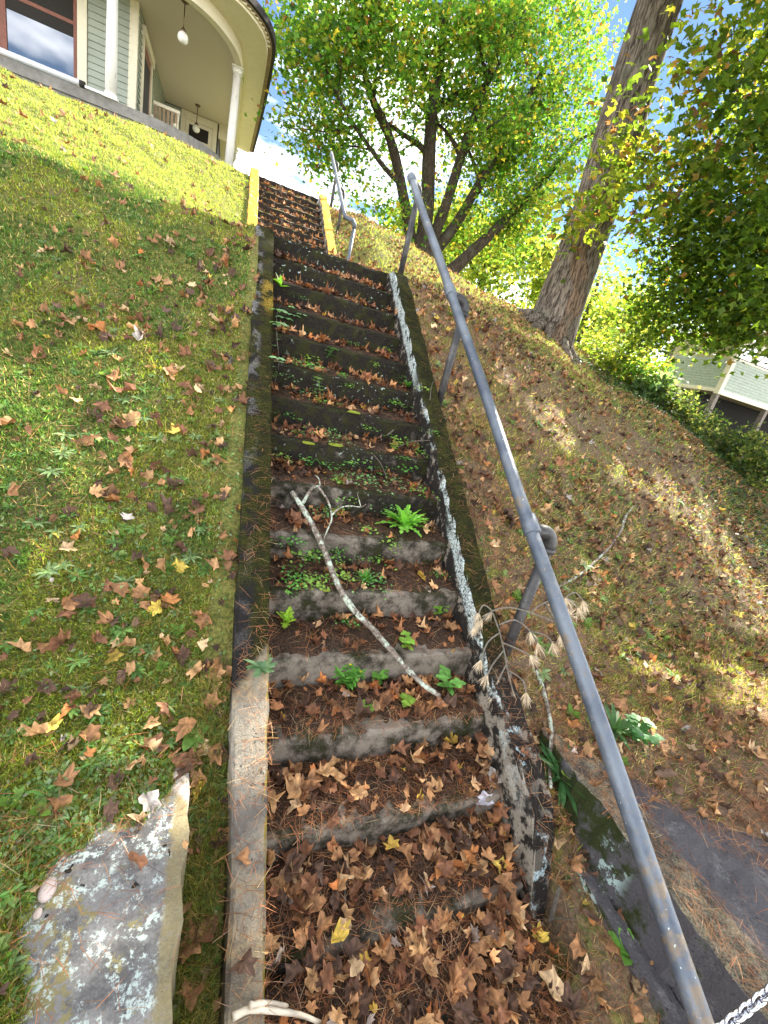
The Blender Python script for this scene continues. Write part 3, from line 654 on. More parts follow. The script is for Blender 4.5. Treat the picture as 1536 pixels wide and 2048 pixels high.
for i in range(m_ - 1): F += [(i, m_ + i, m_ + i + 1, i + 1), (m_ + i, 2 * m_ + i, 2 * m_ + i + 1, m_ + i + 1), (2 * m_ + i, 3 * m_ + i, 3 * m_ + i + 1, 2 * m_ + i + 1), (i, i + 1, 4 * m_ + i + 1, 4 * m_ + i)]
hp(fl.add(V, F), 'porch_floor', M_FOUND)
# soffit between beam and edge, matching point counts
k_ = len(edge_); bo = offs(beam, .0705); bb = [bo[int(round(i * (len(bo) - 1) / (k_ - 1)))] for i in range(k_)]
sf = MB(); V = [(p[0], p[1], CZ + .001) for p in bb] + [(p[0], p[1], CZ - .005) for p in edge_]
for i in range(k_): 
    if V[i][1] > 14.1: V[i] = (V[i][0], 14.1, V[i][2])
hp(sf.add(V, [(i, i + 1, k_ + i + 1, k_ + i) for i in range(k_ - 1)]), 'soffit', M_CREAM)
ribbon(edge_, offs(edge_, .035), CZ - .02, CZ + .09, 'fascia', M_CREAM)
ribbon(offs(edge_, .036), offs(edge_, .12), CZ + .04, CZ + .12, 'roof_decking', M_RAFT)
ribbon(offs(edge_, .10), offs(edge_, .19), CZ + .06, CZ + .17, 'roof_edge', M_ROOFD)
eo = offs(edge_, .18); V = [(p[0], p[1], CZ + .172) for p in eo] + [(min(p[0], -1.2) * .35 - 4.2, 12.2, CZ + 2.2) for p in eo]; m_ = len(eo)
hp(MB().add(V, [(i, i + 1, m_ + i + 1, m_ + i) for i in range(m_ - 1)]), 'roof', M_ROOFD)
rk = np.random.default_rng(8)
for i in range(20, 64, 2):       # short boards nailed under the roof edge
    p = edge_[min(i, k_ - 1)]; q = offs(edge_, .09)[min(i, k_ - 1)]
    hp(MB().box((min(p[0], q[0]) - .02, min(p[1], q[1]) - .02, CZ + .018), (max(p[0], q[0]) + .01, max(p[1], q[1]) + .01, CZ + .038)), 'rafter_tail', M_CREAM)
def column(x, y, label=None):
    mb = MB().tube([(x, y, FZH + .10), (x, y, 3.2), (x, y, CZ - .30)], [.093, .090, .076], 22)
    c = hp(mb, 'porch_column', M_WHITE, True)
    subp(MB().box((x - .125, y - .125, FZH), (x + .125, y + .125, FZH + .05)).tube([(x, y, FZH + .05), (x, y, FZH + .10)], .105, 20), 'base', M_WHITE, c)
    subp(MB().tube([(x, y, CZ - .31), (x, y, CZ - .29), (x, y, CZ - .27), (x, y, CZ - .24), (x, y, CZ - .22)], [.085, .10, .085, .09, .115], 22).box((x - .12, y - .12, CZ - .22), (x + .12, y + .12, CZ - .2)), 'capital', M_WHITE, c)
column(-2.60, 6.90); column(-.565, 8.55); column(-.53, 13.6)
def lamp(x, y, drop, lab):
    e = empty('pendant_lamp', (x, y, CZ)); tag(e, lab, 'lamp', 'globe lamps under the porch ceiling')
    L_ = lambda mb, nm, mt: par(mb.build(nm, mt, None, True), e)
    L_(MB().tube([(x, y, CZ - .002), (x, y, CZ - .03), (x, y, CZ - .05)], [.07, .065, .02], 20), 'ceiling_rose', M_BRASS)
    L_(MB().tube([(x, y, CZ - .04), (x, y, CZ - drop)], .010, 8), 'rod', M_BRASS)
    L_(MB().tube([(x, y, CZ - drop + .02), (x, y, CZ - drop - .02), (x, y, CZ - drop - .045)], [.02, .05, .055], 18), 'holder', M_BRASS)
    L_(MB().tube([(x, y, CZ - drop - .045 - .17 * (1 - cos(t)) / 2) for t in np.linspace(0, pi, 12)], [.045] + [.095 * sin(t) ** .8 + .001 for t in np.linspace(0, pi, 12)][1:], 24), 'globe', M_GLOBE)
lamp(-1.56, 7.52, .42, 'white globe lamp hanging at the front of the porch ceiling, high and close')
lamp(-1.56, 12.0, .42, 'smaller looking globe lamp hanging in front of the porch door')
# things on the porch
e = empty('downspout', (-4, 6.8, 2.5)); tag(e, 'loose shiny downspout lying along the edge of the porch floor', 'downspout')
par(MB().tube([(-8, 6.80, FZH + .045), (-3.05, 6.80, FZH + .045)], .045, 14).build('pipe', M_PVC, None, True), e)
par(MB().tube([(-3.05, 6.80, FZH + .045), (-2.97, 6.80, FZH + .042)], .050, 14).build('joint', M_DARKIN, None, True), e)
par(MB().box((-2.97, 6.77, FZH + .005), (-2.72, 6.83, FZH + .04)).build('strip', M_PVC), e)
e = empty('porch_chair', (-2.0, 9.6, FZH)); tag(e, 'white slatted chair leaning by the side door of the porch', 'chair')
for k in range(6):
    par(MB().box((-2.24 + .085 * k, 9.34, FZH + .38), (-2.19 + .085 * k, 9.37, FZH + .95)).build('slat', M_BRASS), e)
par(MB().box((-2.27, 9.33, FZH + .96), (-1.72, 9.40, FZH + 1.03)).build('back_rail', M_CREAM, None, False, .01), e)
par(MB().box((-2.27, 9.00, FZH + .36), (-1.72, 9.42, FZH + .40)).build('seat', M_CREAM, None, False, .008), e)
for x in (-2.25, -1.78):
    par(MB().tube([(x + .02, 8.98, FZH), (x + .02, 9.02, FZH + .60)], .028, 8).build('leg', M_CREAM, None, True), e)
    par(MB().tube([(x + .02, 9.42, FZH), (x + .02, 9.37, FZH + 1.0)], .028, 8).build('leg', M_CREAM, None, True), e)
    par(MB().tube([(x + .02, 8.92, FZH + .61), (x + .02, 9.40, FZH + .63)], .036, 10).build('armrest', M_CREAM, None, True), e)

# ------------------------------------------------------------------ trees
def leafset(n, kind, r, size, cols, jitter=.25):
    """n leaves as small pointed fans; returns V (n,m,3) local, F template"""
    if kind == 'star':
        ang = np.radians([-90, -20, 30, 62, 90, 118, 150, 200]); rad = np.array([.25, .72, .98, .42, 1.05, .42, .98, .72])
        O = np.stack([np.cos(ang) * rad, np.sin(ang) * rad + .1, np.zeros(8)], -1); O = np.vstack([[0, 0.05, .0], O]); F = [(0, i + 1, (i + 1) % 8 + 1) for i in range(8)]
        O[1:, 2] = -.12 * (rad > .6)
    elif kind == 'tri':
        O = np.array([[0, -.6, 0], [.75, .05, .12], [.25, .2, 0], [0, .9, -.1], [-.25, .2, 0], [-.75, .05, .12]]); F = [(0, 1, 2), (0, 2, 4), (2, 3, 4), (0, 4, 5)]
    else:
        O = np.array([[0, -.6, 0], [.4, 0, .06], [0, .75, -.05], [-.4, 0, .06]]); F = [(0, 1, 2), (0, 2, 3)]
    return O, np.array(F)
def rotm(r, n, tilt, up=None):
    """random frames around an up vector"""
    az = r.uniform(0, 2 * pi, n); ti = tilt * r.random(n) ** .7; ta = r.uniform(0, 2 * pi, n)
    if up is None: up = np.tile([0, 0, 1.0], (n, 1))
    a = np.where(np.abs(up[:, 2:3]) < .9, np.array([[0, 0, 1.0]]), np.array([[1.0, 0, 0]])); ux = np.cross(a, up); ux /= np.linalg.norm(ux, axis=1, keepdims=True); uy = np.cross(up, ux)
    nn = up * np.cos(ti)[:, None] + (ux * np.cos(ta)[:, None] + uy * np.sin(ta)[:, None]) * np.sin(ti)[:, None]
    t0 = ux * np.cos(az)[:, None] + uy * np.sin(az)[:, None]; t0 -= nn * (t0 * nn).sum(1, keepdims=True); t0 /= np.linalg.norm(t0, axis=1, keepdims=True); t1 = np.cross(nn, t0)
    return np.stack([t0, t1, nn], -1)      # columns
def scatter(O, F, R, P, S, C):
    n = len(P); m = len(O); V = np.einsum('nij,mj->nmi', R, O) * (S[:, None, None] if np.ndim(S) == 1 else S) + P[:, None, :]
    FF = (F[None] + (np.arange(n) * m)[:, None, None]).reshape(-1, F.shape[1]); return V.reshape(-1, 3), FF, np.repeat(C, m, axis=0)
def pick(r, n, cols, wts, var=.18):
    cols = np.array(cols, float); i = r.choice(len(cols), n, p=np.array(wts) / sum(wts)); return cols[i] * (1 + r.normal(0, var, (n, 1))).clip(.4, 1.7) * (1 + r.normal(0, .06, (n, 3)))

def grow(r, base_pts, rad0, rad1, levels, spawn, length, leafpts, up=.25, out=None, sub=None):
    """add branches and twig tips off one limb"""
    pts = [np.array(p, float) for p in base_pts]; m = len(pts)
    for s in range(spawn):
        t = r.uniform(.25, 1) if levels > 1 else r.uniform(.1, 1); f = t * (m - 1); i = min(int(f), m - 2); p = pts[i] + (pts[i + 1] - pts[i]) * (f - i)
        ax = pts[i + 1] - pts[i]; ax = ax / (np.linalg.norm(ax) + 1e-9); d = r.normal(0, 1, 3); d -= ax * (d @ ax); d /= np.linalg.norm(d) + 1e-9
        d = d * r.uniform(.7, 1.2) + ax * r.uniform(.2, .9) + np.array([0, 0, up]); d /= np.linalg.norm(d)
        Ln = length * r.uniform(.6, 1.15) * (1.15 - .5 * t); k = 5; q = [p]; 
        for j in range(k):
            d = d + r.normal(0, .16, 3) + np.array([0, 0, -.04 * j * (levels < 2)]); d /= np.linalg.norm(d); q.append(q[-1] + d * Ln / k)
        rr = (rad0 + (rad1 - rad0) * t) * (.42 if levels > 1 else .4)
        out.append((q, rr, levels))
        if levels > 1: grow(r, q, rr, rr * .3, levels - 1, spawn, length * .55, leafpts, up * .5, out)
        else: leafpts += [(q[j] + (q[j + 1] - q[j]) * u) for j in range(1, k) for u in (.0, .5)]

SUN_GAPS = [(float(q[0]), float(q[1]), rr_) for q, rr_ in ((at(a_, b_), c_) for a_, b_, c_ in ((110, 850, .62), (270, 790, .36), (30, 780, .5), (420, 920, .12), (1520, 1190, 1.1), (1450, 1090, .75), (1360, 1010, .48), (1250, 950, .26), (1110, 850, .34), (1010, 760, .18),
    (1300, 1340, .24), (1270, 1480, .20), (1536, 1400, .4), (505, 1440, .16), (480, 1570, .13), (350, 1640, .16), (200, 1700, .12), (900, 1520, .15), (600, 1760, .12), (300, 1430, .15), (130, 1480, .14), (1190, 1160, .20), (960, 800, .12), (60, 1120, .16), (330, 1100, .12), (740, 1560, .10), (480, 1960, .12), (1000, 1700, .08))) ]  # ground spots where crowns are holed to drop sun patches
def clear_of_sun(P, r, keep=.0):
    """leaves that would hang in the shaft of sun over the upper lawn are left off (crowns shaped to let the sun through)"""
    t = (P[:, 2] - .3) / SUN[2]; G = P - t[:, None] * SUN; G[:, 1] += 0
    for _ in range(3):
        zt = terr(G[:, 0], G[:, 1]); t = (P[:, 2] - zt) / SUN[2]; G = P - t[:, None] * SUN
    yb = np.where(G[:, 0] < 1.4, .12 + .13 * (G[:, 0] + 1.8) * (G[:, 0] > -1.8), .5 + 1.35 * (G[:, 0] - 1.4)) + .22 * np.sin(5 * G[:, 0]) * np.sin(3.1 * G[:, 0] + 1)
    lit = (G[:, 1] > yb) & (G[:, 1] < 5.0) & (G[:, 0] < 4.0) & (G[:, 0] > -9)
    for (hx, hy, hr) in SUN_GAPS:
        lit |= ((G[:, 0] - hx) ** 2 + ((G[:, 1] - hy) * 1.2) ** 2) < (hr * (1 + .25 * np.sin(9 * G[:, 0] + 7 * G[:, 1]))) ** 2
    return ~lit | (r.random(len(P)) < keep)

def tree(name, label, trunk, limbs, seed, nl, size, cols, wts, kind='tri', spread=.32, levels=2, spawn=5, length=1.8, bark_=M_BARKD, crown_extra=None, group=None, cut=True, trunk_n=16, wob=.12, tilt=1.3):
    r = np.random.default_rng(seed); e = empty(name, trunk[0][0]); tag(e, label, 'tree', group)
    par(MB().tube([p for p, _ in trunk], [q for _, q in trunk], trunk_n, wob=wob).build('trunk', bark_, None, True), e)
    lp = []; tw = MB()
    for lb in limbs:
        P = spline([p for p, _ in lb], 5); R0 = [q for _, q in lb]; R = np.interp(np.linspace(0, 1, len(P)), np.linspace(0, 1, len(R0)), R0)
        par(MB().tube(P, R, 12, wob=wob).build('limb', bark_, None, True), e)
        out = []; grow(r, P[len(P) // 5:], R[0], R[-1] * 2, levels, spawn, length, lp, out=out)
        okk = clear_of_sun(np.array([q[3] for q, _, _ in out]), r) if cut else np.ones(len(out), bool)
        for (q, rr, lv), ok_ in zip(out, okk):
            if not ok_: continue
            kk = len(q); tw.tube(q, [max(.004, rr * (1 - .75 * i / (kk - 1))) for i in range(kk)], 5 if lv < 2 else 7, cap=False)
    if tw.v: par(tw.build('branches', bark_, None, True), e)['kind'] = 'stuff'
    lp = np.array(lp) if lp else np.zeros((0, 3))
    if crown_extra is not None:
        ex = []
        for (c, rad, k) in crown_extra:
            c = np.array(c); rad = np.array(rad); cl = r.normal(0, 1, (k, 3)); cl /= np.linalg.norm(cl, axis=1, keepdims=True); ex.append(c + cl * rad * (r.random((k, 1)) ** .45))
        lp = np.vstack([lp] + ex)
    P = lp[r.integers(0, len(lp), nl)] + r.normal(0, spread, (nl, 3)) * np.array([1, 1, .75]); P[:, 2] -= .05
    if cut: P = P[clear_of_sun(P, r)]
    P = P[P[:, 2] > terr(P[:, 0], P[:, 1]) + .15]
    if nl == 44001: P = P[(np.hypot(P[:, 0] - 5.82, P[:, 1] - 3.45) > 1.25) | (P[:, 2] > 8.5) | (P[:, 2] < 4.0)]
    px, py, dz = proj(P); dist = np.linalg.norm(P - CAM, axis=1); P = P[(dist > 2.0)]
    n_ = len(P); O, F = leafset(n_, kind, r, size, cols); S = size * r.uniform(.6, 1.25, n_)
    V, FF, CC = scatter(O, F, rotm(r, n_, tilt), P, S, pick(r, n_, cols, wts))
    c = link('crown', npmesh('crown', V - np.array(trunk[0][0]), FF, M_LEAF, CC)); c.parent = e; c['kind'] = 'stuff'
    return e
GRN = [(.045, .11, .016), (.075, .155, .02), (.17, .22, .03), (.30, .24, .03), (.16, .08, .03)]
def atz(px, py, t): return tuple(CAM + pray(px, py) * t)
# many-stemmed maple beyond the crest
tree('maple_tree', 'many-stemmed green maple rising behind the crest of the bank', [((5.2, 9.8, 1.2), .62), ((5.25, 9.9, 2.3), .50), ((5.3, 10, 3.0), .50)],
     [[((4.9, 10, 2.6), 0.187), ((4.5, 10, 3.4), 0.164), ((3.6, 10, 4.9), 0.133), ((2.7, 10, 5.8), 0.094), ((1.9, 9.9, 6.9), 0.047)],
      [((5.2, 10, 2.7), 0.265), ((5.0, 10, 4.0), 0.218), ((4.6, 10, 5.7), 0.172), ((4.45, 10.1, 7.4), 0.125), ((4.1, 10, 9.4), 0.055)],
      [((5.4, 10, 2.7), 0.203), ((5.6, 9.9, 4.2), 0.156), ((5.75, 9.9, 6.0), 0.117), ((6.1, 10, 8.3), 0.062)],
      [((5.5, 10, 2.6), 0.203), ((6.1, 10, 3.7), 0.164), ((6.65, 10, 5.3), 0.133), ((7.6, 10, 8.1), 0.070)],
      [((5.9, 9.6, 2.0), 0.234), ((6.8, 9.6, 3.2), 0.172), ((7.9, 9.6, 4.7), 0.140), ((9.3, 9.6, 7.0), 0.062)],
      [((4.2, 10, 4.1), 0.078), ((3.2, 9.6, 4.3), 0.062), ((1.8, 9.2, 5.0), 0.039), ((.9, 9.0, 5.9), 0.023)]],
     21, 43000, .095, GRN, [4, 4, 2.6, .8, .3], 'tri', .34, 2, 6, 2.0, crown_extra=[((2.6, 9.6, 7.2), (2.4, 1.6, 2.4), 260), ((5.5, 10, 8.3), (3.2, 1.8, 2.4), 200), ((1.9, 9.4, 4.6), (1.3, 1.0, 1.0), 50), ((3.4, 9.4, 3.3), (1.3, .8, .7), 40), ((8.6, 9.8, 6.4), (2.2, 1.6, 2.2), 170), ((7.0, 10, 4.2), (2.0, 1.2, 1.1), 70), ((6.4, 10.5, 9.5), (3.2, 2, 2), 150), (atz(1060, 60, 19.5), (1.7, 1.4, 1.3), 120), (atz(1150, 190, 19), (1.3, 1.2, .9), 70), (atz(1000, 250, 18.5), (1.0, 1.0, .8), 50), (atz(1190, 20, 20), (1.5, 1.4, 1.2), 100)])
# the big old maple on the crest
tk = [((5.66, 3.3, .0), .60), ((5.70, 3.3, .55), .50), ((5.74, 3.32, 1.0), .455), ((5.80, 3.35, 1.8), .425), ((5.86, 3.4, 2.8), .40), ((5.86, 3.45, 3.8), .405), ((5.82, 3.5, 4.6), .38), ((5.80, 3.5, 5.6), .36), ((5.8, 3.5, 6.8), .32), ((5.7, 3.5, 9.0), .2)]
T1 = tree('maple_tree', 'massive old maple with a split bare-wood streak down its trunk, standing on the crest', tk,
     [[((5.8, 3.4, 5.6), .16), ((5.1, 2.4, 6.6), .12), ((4.3, 1.2, 7.0), .08), ((3.6, -.4, 7.3), .03)],
      [((5.75, 3.5, 6.6), .13), ((6.4, 2.2, 7.4), .10), ((6.9, .8, 7.6), .06), ((7.2, -.8, 7.2), .03)],
      [((5.7, 3.5, 6.0), .14), ((4.9, 3.8, 7.2), .11), ((3.9, 3.9, 8.4), .05)],
      [((5.7, 3.5, 6.6), .15), ((6.8, 3.3, 7.6), .10), ((8.2, 3.0, 8.6), .05)]],
     22, 44001, .085, [(.06, .10, .014), (.12, .17, .018), (.22, .23, .03), (.26, .15, .05), (.13, .07, .035)], [4, 4, 2.4, .5, .9], 'star', .32, 2, 6, 1.8, M_BARK, wob=.05, trunk_n=40, crown_extra=[((7.6, 1.4, 5.0), (1.3, 1.2, .9), 60), ((8.0, 2.2, 6.0), (1.8, 1.6, 1.4), 90), ((4.6, 1.0, 6.2), (2.4, 1.8, 1.3), 120), ((7.2, .2, 6.8), (2.4, 2.2, 1.3), 120), ((5.4, 4.4, 8.2), (2.6, 1.8, 1.6), 110), ((3.4, -.6, 6.2), (1.6, 1.4, .9), 60), ((6.9, 2.4, 3.4), (.9, .8, .5), 22), ((8.4, 2.2, 4.6), (1.5, 1.2, 1.0), 60), *[(atz(a_, b_, t_), (rr_, rr_, rr_ * .6), k_) for a_, b_, t_, rr_, k_ in ((1190, 395, 8.8, .30, 9), (1080, 350, 9.2, .35, 9), (1290, 330, 9.4, .35, 10), (1250, 240, 9.6, .3, 6), (1340, 420, 9.6, .4, 10), (1130, 445, 9.3, .25, 6), (1390, 260, 9.8, .45, 12), (1400, 120, 10, .5, 12))]])
# bare heartwood streak, root flares and knot on its trunk
sk = MB(); V = []; nsk = 22
for i in range(nsk + 1):
    z = .35 + 3.3 * i / nsk; zz = [q[0][2] for q in tk]; rr = np.interp(z, zz, [q[1] for q in tk]); cx = np.interp(z, zz, [q[0][0] for q in tk]); cy = np.interp(z, zz, [q[0][1] for q in tk])
    wd = .42 * (1 - abs(i / nsk - .35)) + .10 * sin(i * 1.7); 
    for j in range(9):
        a_ = radians(-118 + 25 * sin(i * .35)) + wd * (j / 8 - .5) * 2.0; q = rr * (1.075 + .05 * (random.random() - .5) - (.03 if 2 < j < 6 else 0) - (.09 if j in (0, 8) else 0)); V.append((cx + q * cos(a_), cy + q * sin(a_), z))
sk.add(V, [(i * 9 + j, i * 9 + j + 1, (i + 1) * 9 + j + 1, (i + 1) * 9 + j) for i in range(nsk) for j in range(8)])
par(sk.build('bare_wood_streak', M_HEART, None, True), T1)
for k, (a_, ln) in enumerate(((-2.9, .9), (-2.2, .8), (-1.5, .9), (-.9, .7), (2.6, .7), (-2.55, 1.1))):
    P = []
    for t in np.linspace(0, 1, 7):
        x = 5.66 + cos(a_) * (.38 + ln * t); y = 3.3 + sin(a_) * (.38 + ln * t); P.append((x, y, float(terr(x, y)) + .16 * (1 - t) ** 2 + .01 - .06 * t))
    par(MB().tube(P, [.13, .10, .08, .065, .05, .04, .025], 9, wob=.2).build('root', M_BARK, None, True), T1)
kx, ky_, kz = 5.80, 3.02, 2.95
par(MB().tube([(kx + .13 * cos(t), ky_ - .06 - .03 * sin(t), kz + .17 * sin(t)) for t in np.linspace(0, 2 * pi, 15)], .045, 8, wob=.3).build('knot', M_BARK, None, True), T1)
# trees to the right and beyond
DG = [(.03, .06, .01), (.05, .09, .012), (.09, .14, .015), (.2, .12, .03)]
tree('maple_tree', 'dark green maple hanging over the shed at the right of the bank', [((11.2, -.6, -3.4), .30), ((11.0, -.5, .5), .24), ((10.6, -.5, 3.0), .2), ((10.2, -.4, 6), .1)],
     [[((11, -.5, .9), .12), ((9.9, .2, 1.8), .09), ((8.8, .9, 2.2), .05), ((8.0, 1.5, 2.2), .02)], [((10.8, -.5, 2.2), .12), ((9.6, -.6, 3.1), .08), ((8.4, -.6, 3.6), .04)],
      [((10.6, -.5, 3.2), .12), ((9.8, .8, 4.3), .08), ((9.0, 2.0, 4.9), .04)], [((10.4, -.5, 4.2), .10), ((9, -1.4, 5.3), .07), ((7.6, -2.4, 5.9), .03)], [((11, -.5, 1.9), .12), ((11.4, 1.0, 2.8), .08), ((11.6, 2.2, 3.2), .04)]],
     23, 44000, .085, DG, [2, 4, 4, .3], 'tri', .28, 2, 5, 1.7, crown_extra=[*[(atz(a_, b_, t_), (rr_, rr_, rr_ * .7), k_) for a_, b_, t_, rr_, k_ in ((1400, 440, 10.0, .8, 45), (1340, 540, 10.5, .7, 40), (1420, 600, 10.0, .9, 60), (1310, 620, 11, .55, 30), (1500, 500, 9.5, 1.0, 70), (1500, 330, 9.5, 1.0, 55), (1470, 640, 10.5, .7, 40), (1530, 180, 9.5, .9, 40), (1360, 660, 11, .4, 20))], ((9.4, 1.0, 2.6), (1.6, 1.3, .9), 90), ((8.9, 1.3, 1.6), (1.1, 1.0, .45), 40), ((8.4, 1.4, 3.6), (1.2, 1.2, .9), 80), ((8.8, 1.0, 5.0), (1.5, 1.5, 1.1), 90), ((10.2, .3, 4.6), (1.6, 2.0, 1.4), 80), ((8.6, -2.0, 5.6), (2.2, 2.2, 1.3), 110), ((11, 1.8, 3.1), (1.4, 1.2, 1.0), 40)])
tree('maple_tree', 'unseen tall maple added on the right so its crown shades the lower steps', [((9.5, -5.5, -4.5), .4), ((9.4, -5.3, 1), .32), ((9.2, -5, 5), .22), ((9, -4.8, 8), .1)],
     [[((9.3, -5.2, 2.5), .15), ((8, -4, 4), .1), ((6.6, -2.8, 5.2), .05)], [((9.2, -5, 4), .14), ((8, -6, 5.4), .1), ((6.6, -6.6, 6.2), .05)], [((9.1, -5, 5.2), .12), ((8.6, -3.2, 6.8), .06)], [((9.1, -5, 5), .12), ((10.8, -5, 6.6), .06)]],
     24, 24000, .10, DG, [3, 4, 2, .3], 'tri', .36, 2, 5, 2.0, crown_extra=[((7.6, -3.6, 5.4), (2.6, 2.6, 1.5), 120)])  # out-of-view tree, added to cast shade on the steps
BR = [(.11, .17, .03), (.17, .22, .04), (.26, .27, .05), (.06, .11, .02)]
bgt = [((9.8, 14, 0), 3.0, 4.4, 'bright yellow-green tree glowing behind the old maple, left of its trunk'), ((15, 13, -1.5), 3.4, 4.8, 'bright leafy tree behind the old maple, seen just right of its trunk'),
       ((22, 17, -3), 3.4, 4.6, 'hazy bright tree between the old maple and the shed'), ((25, 12, -6), 3.6, 5.0, 'bright tree standing behind the shed'), ((10.5, 20, 0), 4, 5.6, 'distant tree low behind the many-stemmed maple'),
       ((23, 22, -4), 6, 9.0, 'tall distant tree filling the gap right of the old maple'), ((29, 6, -8), 4.5, 8.5, 'tall pale tree at the far right beyond the shed')]
for i, (b_, rd, hh, lab) in enumerate(bgt):
    x, y, z = b_; zt = z + hh
    tree('leafy_tree', lab, [((x, y, z - 2), .25), ((x, y, zt - .5), .15), ((x, y, zt + rd * .5), .06)], [[((x, y, zt - 1), .1), ((x - rd * .5, y, zt), .06), ((x - rd * .8, y - .5, zt + .6), .02)], [((x, y, zt - .6), .1), ((x + rd * .5, y, zt + .3), .06), ((x + rd * .8, y, zt + 1), .02)]],
         40 + i, 9000, .13 + .005 * i, BR, [3, 4, 3, 2], 'tri', .40, 1, 8, 1.4, crown_extra=[((x, y, zt), (rd, rd, rd * .75), 170), ((x - rd * .3, y, zt - rd * .6), (rd * .9, rd, rd * .5), 70)], group='bright trees beyond the bank')
# bushes along the crest, right of the old maple
def bush(p, rad, nl, cols, wts, lab, seed, size=.06, name='bush'):
    r = np.random.default_rng(seed); e = empty(name, tuple(p)); tag(e, lab, name); st = MB(); lp = []
    for k in range(14):
        a_ = r.uniform(0, 2 * pi); q = np.array(p, float); d = np.array([cos(a_) * .7, sin(a_) * .7, 1.0]); P = [q.copy()]
        for j in range(5): d += r.normal(0, .2, 3); q = q + d / np.linalg.norm(d) * rad * .28; P.append(q.copy()); lp.append(q.copy())
        st.tube(P, [.012, .01, .008, .006, .005, .003], 5, cap=False)
    par(st.build('stems', M_TWIG, None, True), e); lp = np.array(lp); P = lp[r.integers(0, len(lp), nl)] + r.normal(0, rad * .2, (nl, 3)); P = P[P[:, 2] > terr(P[:, 0], P[:, 1])]; n_ = len(P)
    O, F = leafset(n_, 'tri', r, size, cols); V, FF, CC = scatter(O, F, rotm(r, n_, 1.3), P, size * r.uniform(.6, 1.3, n_), pick(r, n_, cols, wts))
    c = link('crown', npmesh('crown', V - np.array(p), FF, M_LEAF, CC)); c.parent = e; c['kind'] = 'stuff'
def tp(x, y, dz=0): return (x, y, float(terr(x, y)) + dz)
bush(tp(7.6, 3.4), .8, 1800, BR, [2, 3, 2, 3], 'light green bush just right of the old maple trunk', 61)
bush(tp(8.6, 3.2), .6, 1500, GRN, [2, 3, 3, 1, .3], 'leafy bush on the crest halfway to the shed', 62)
bush(tp(8.0, 2.4), .42, 900, [(.10, .17, .07), (.16, .22, .10), (.06, .10, .03)], [2, 2, 1], 'pale grey-green broadleaf bush standing against the shed', 63, .11)
SCR = [(.04, .07, .018), (.07, .11, .025), (.18, .19, .06), (.025, .04, .014)]
for q_, (a_, b_, t_, lb) in enumerate(((1345, 800, 10.6, 'scrub at the left foot of the shed'), (1400, 820, 10.2, 'dark tangled scrub below the shed corner'), (1480, 850, 9.6, 'loose scrub right of the grey stump post'), (1530, 900, 9.0, 'low scrub at the right edge below the shed'), (1290, 740, 11.0, 'light scrub between the old maple and the shed'))):
    c_ = atz(a_, b_, t_); g_ = float(terr(c_[0], c_[1])); bush((c_[0], c_[1], g_), max(.45, (c_[2] - g_) * .62), 1500, SCR if q_ != 4 else GRN, [3, 3, 2, 2, .2][:4] if q_ != 4 else [3, 3, 3, .5, .2], lb, 70 + q_, .05)
bush(tp(8.6, -1.6), .7, 1500, DG, [3, 3, 2, .3], 'dark scrub at the right edge under the shed', 65)

# ------------------------------------------------------------------ shed on the right
sh = empty('garden_shed', (12.36, 4, .6)); tag(sh, 'sage green raised shed with cream trim and an open gabled porch at the right', 'shed')
S_ = lambda mb, nm, mt, bv=0: par(mb.build(nm, mt, None, False, bv), sh)
SX, SY, SZ0, SZ1 = 12.36, 4.0, .62, 1.48
bw = .072; z = SZ0 + .07; k = 0
while z < SZ1 - .02:
    zt = min(z + bw + .006, SZ1)
    S_(MB().add([(SX - .026, SY + .1, z), (SX - .026, 5.8, z), (SX - .004, 5.8, zt), (SX - .004, SY + .1, zt), (SX + .02, SY + .1, z), (SX + .02, 5.8, z), (SX + .02, 5.8, zt), (SX + .02, SY + .1, zt)], [(0, 3, 2, 1), (4, 5, 1, 0)[::-1], (3, 7, 6, 2), (0, 4, 7, 3), (1, 2, 6, 5)]), 'siding_board', M_SHED)
    S_(MB().add([(SX + .1, SY - .026, z), (17.5, SY - .026, z), (17.5, SY - .004, zt), (SX + .1, SY - .004, zt), (SX + .1, SY + .02, z), (17.5, SY + .02, z), (17.5, SY + .02, zt), (SX + .1, SY + .02, zt)], [(0, 1, 2, 3), (4, 5, 1, 0), (3, 2, 6, 7), (0, 3, 7, 4), (1, 5, 6, 2)]), 'siding_board', M_SHED)
    z += bw
S_(MB().box((SX - .04, SY - .04, SZ0 - .06), (SX + .10, SY + .10, 2.0)), 'corner_post', M_CREAM, .005)
S_(MB().box((SX - .03, SY + .102, SZ0 - .02), (SX + .03, 5.8, SZ0 + .07)), 'skirt_board', M_CREAM, .004); S_(MB().box((SX + .102, SY - .03, SZ0 - .06), (17.5, SY + .03, SZ0 + .07)), 'skirt_board', M_CREAM, .004)
S_(MB().box((SX + .102, SY - .03, SZ1), (17.5, SY + .05, SZ1 + .05)), 'rail_cap', M_CREAM, .004)
S_(MB().box((SX + .102, SY - .03, 1.90), (17.5, SY + .06, 2.02)), 'beam', M_CREAM, .004)
for x0 in (SX + .85, SX + 2.3): S_(MB().box((x0, SY - .02, SZ1 + .05), (x0 + .10, SY + .07, 1.90)), 'post', M_CREAM, .004)
for (xa, za, xb, zb) in ((SX + .1, 1.56, SX + .42, 1.89), (SX + .84, 1.56, SX + .52, 1.89), (SX + .96, 1.56, SX + 1.3, 1.89), (SX + 2.28, 1.56, SX + 1.96, 1.89)):
    S_(MB().tube([(xa, SY + .02, za), (xb, SY + .02, zb)], .035, 4), 'brace', M_CREAM)
cg = MB(); V = []; nr = 150
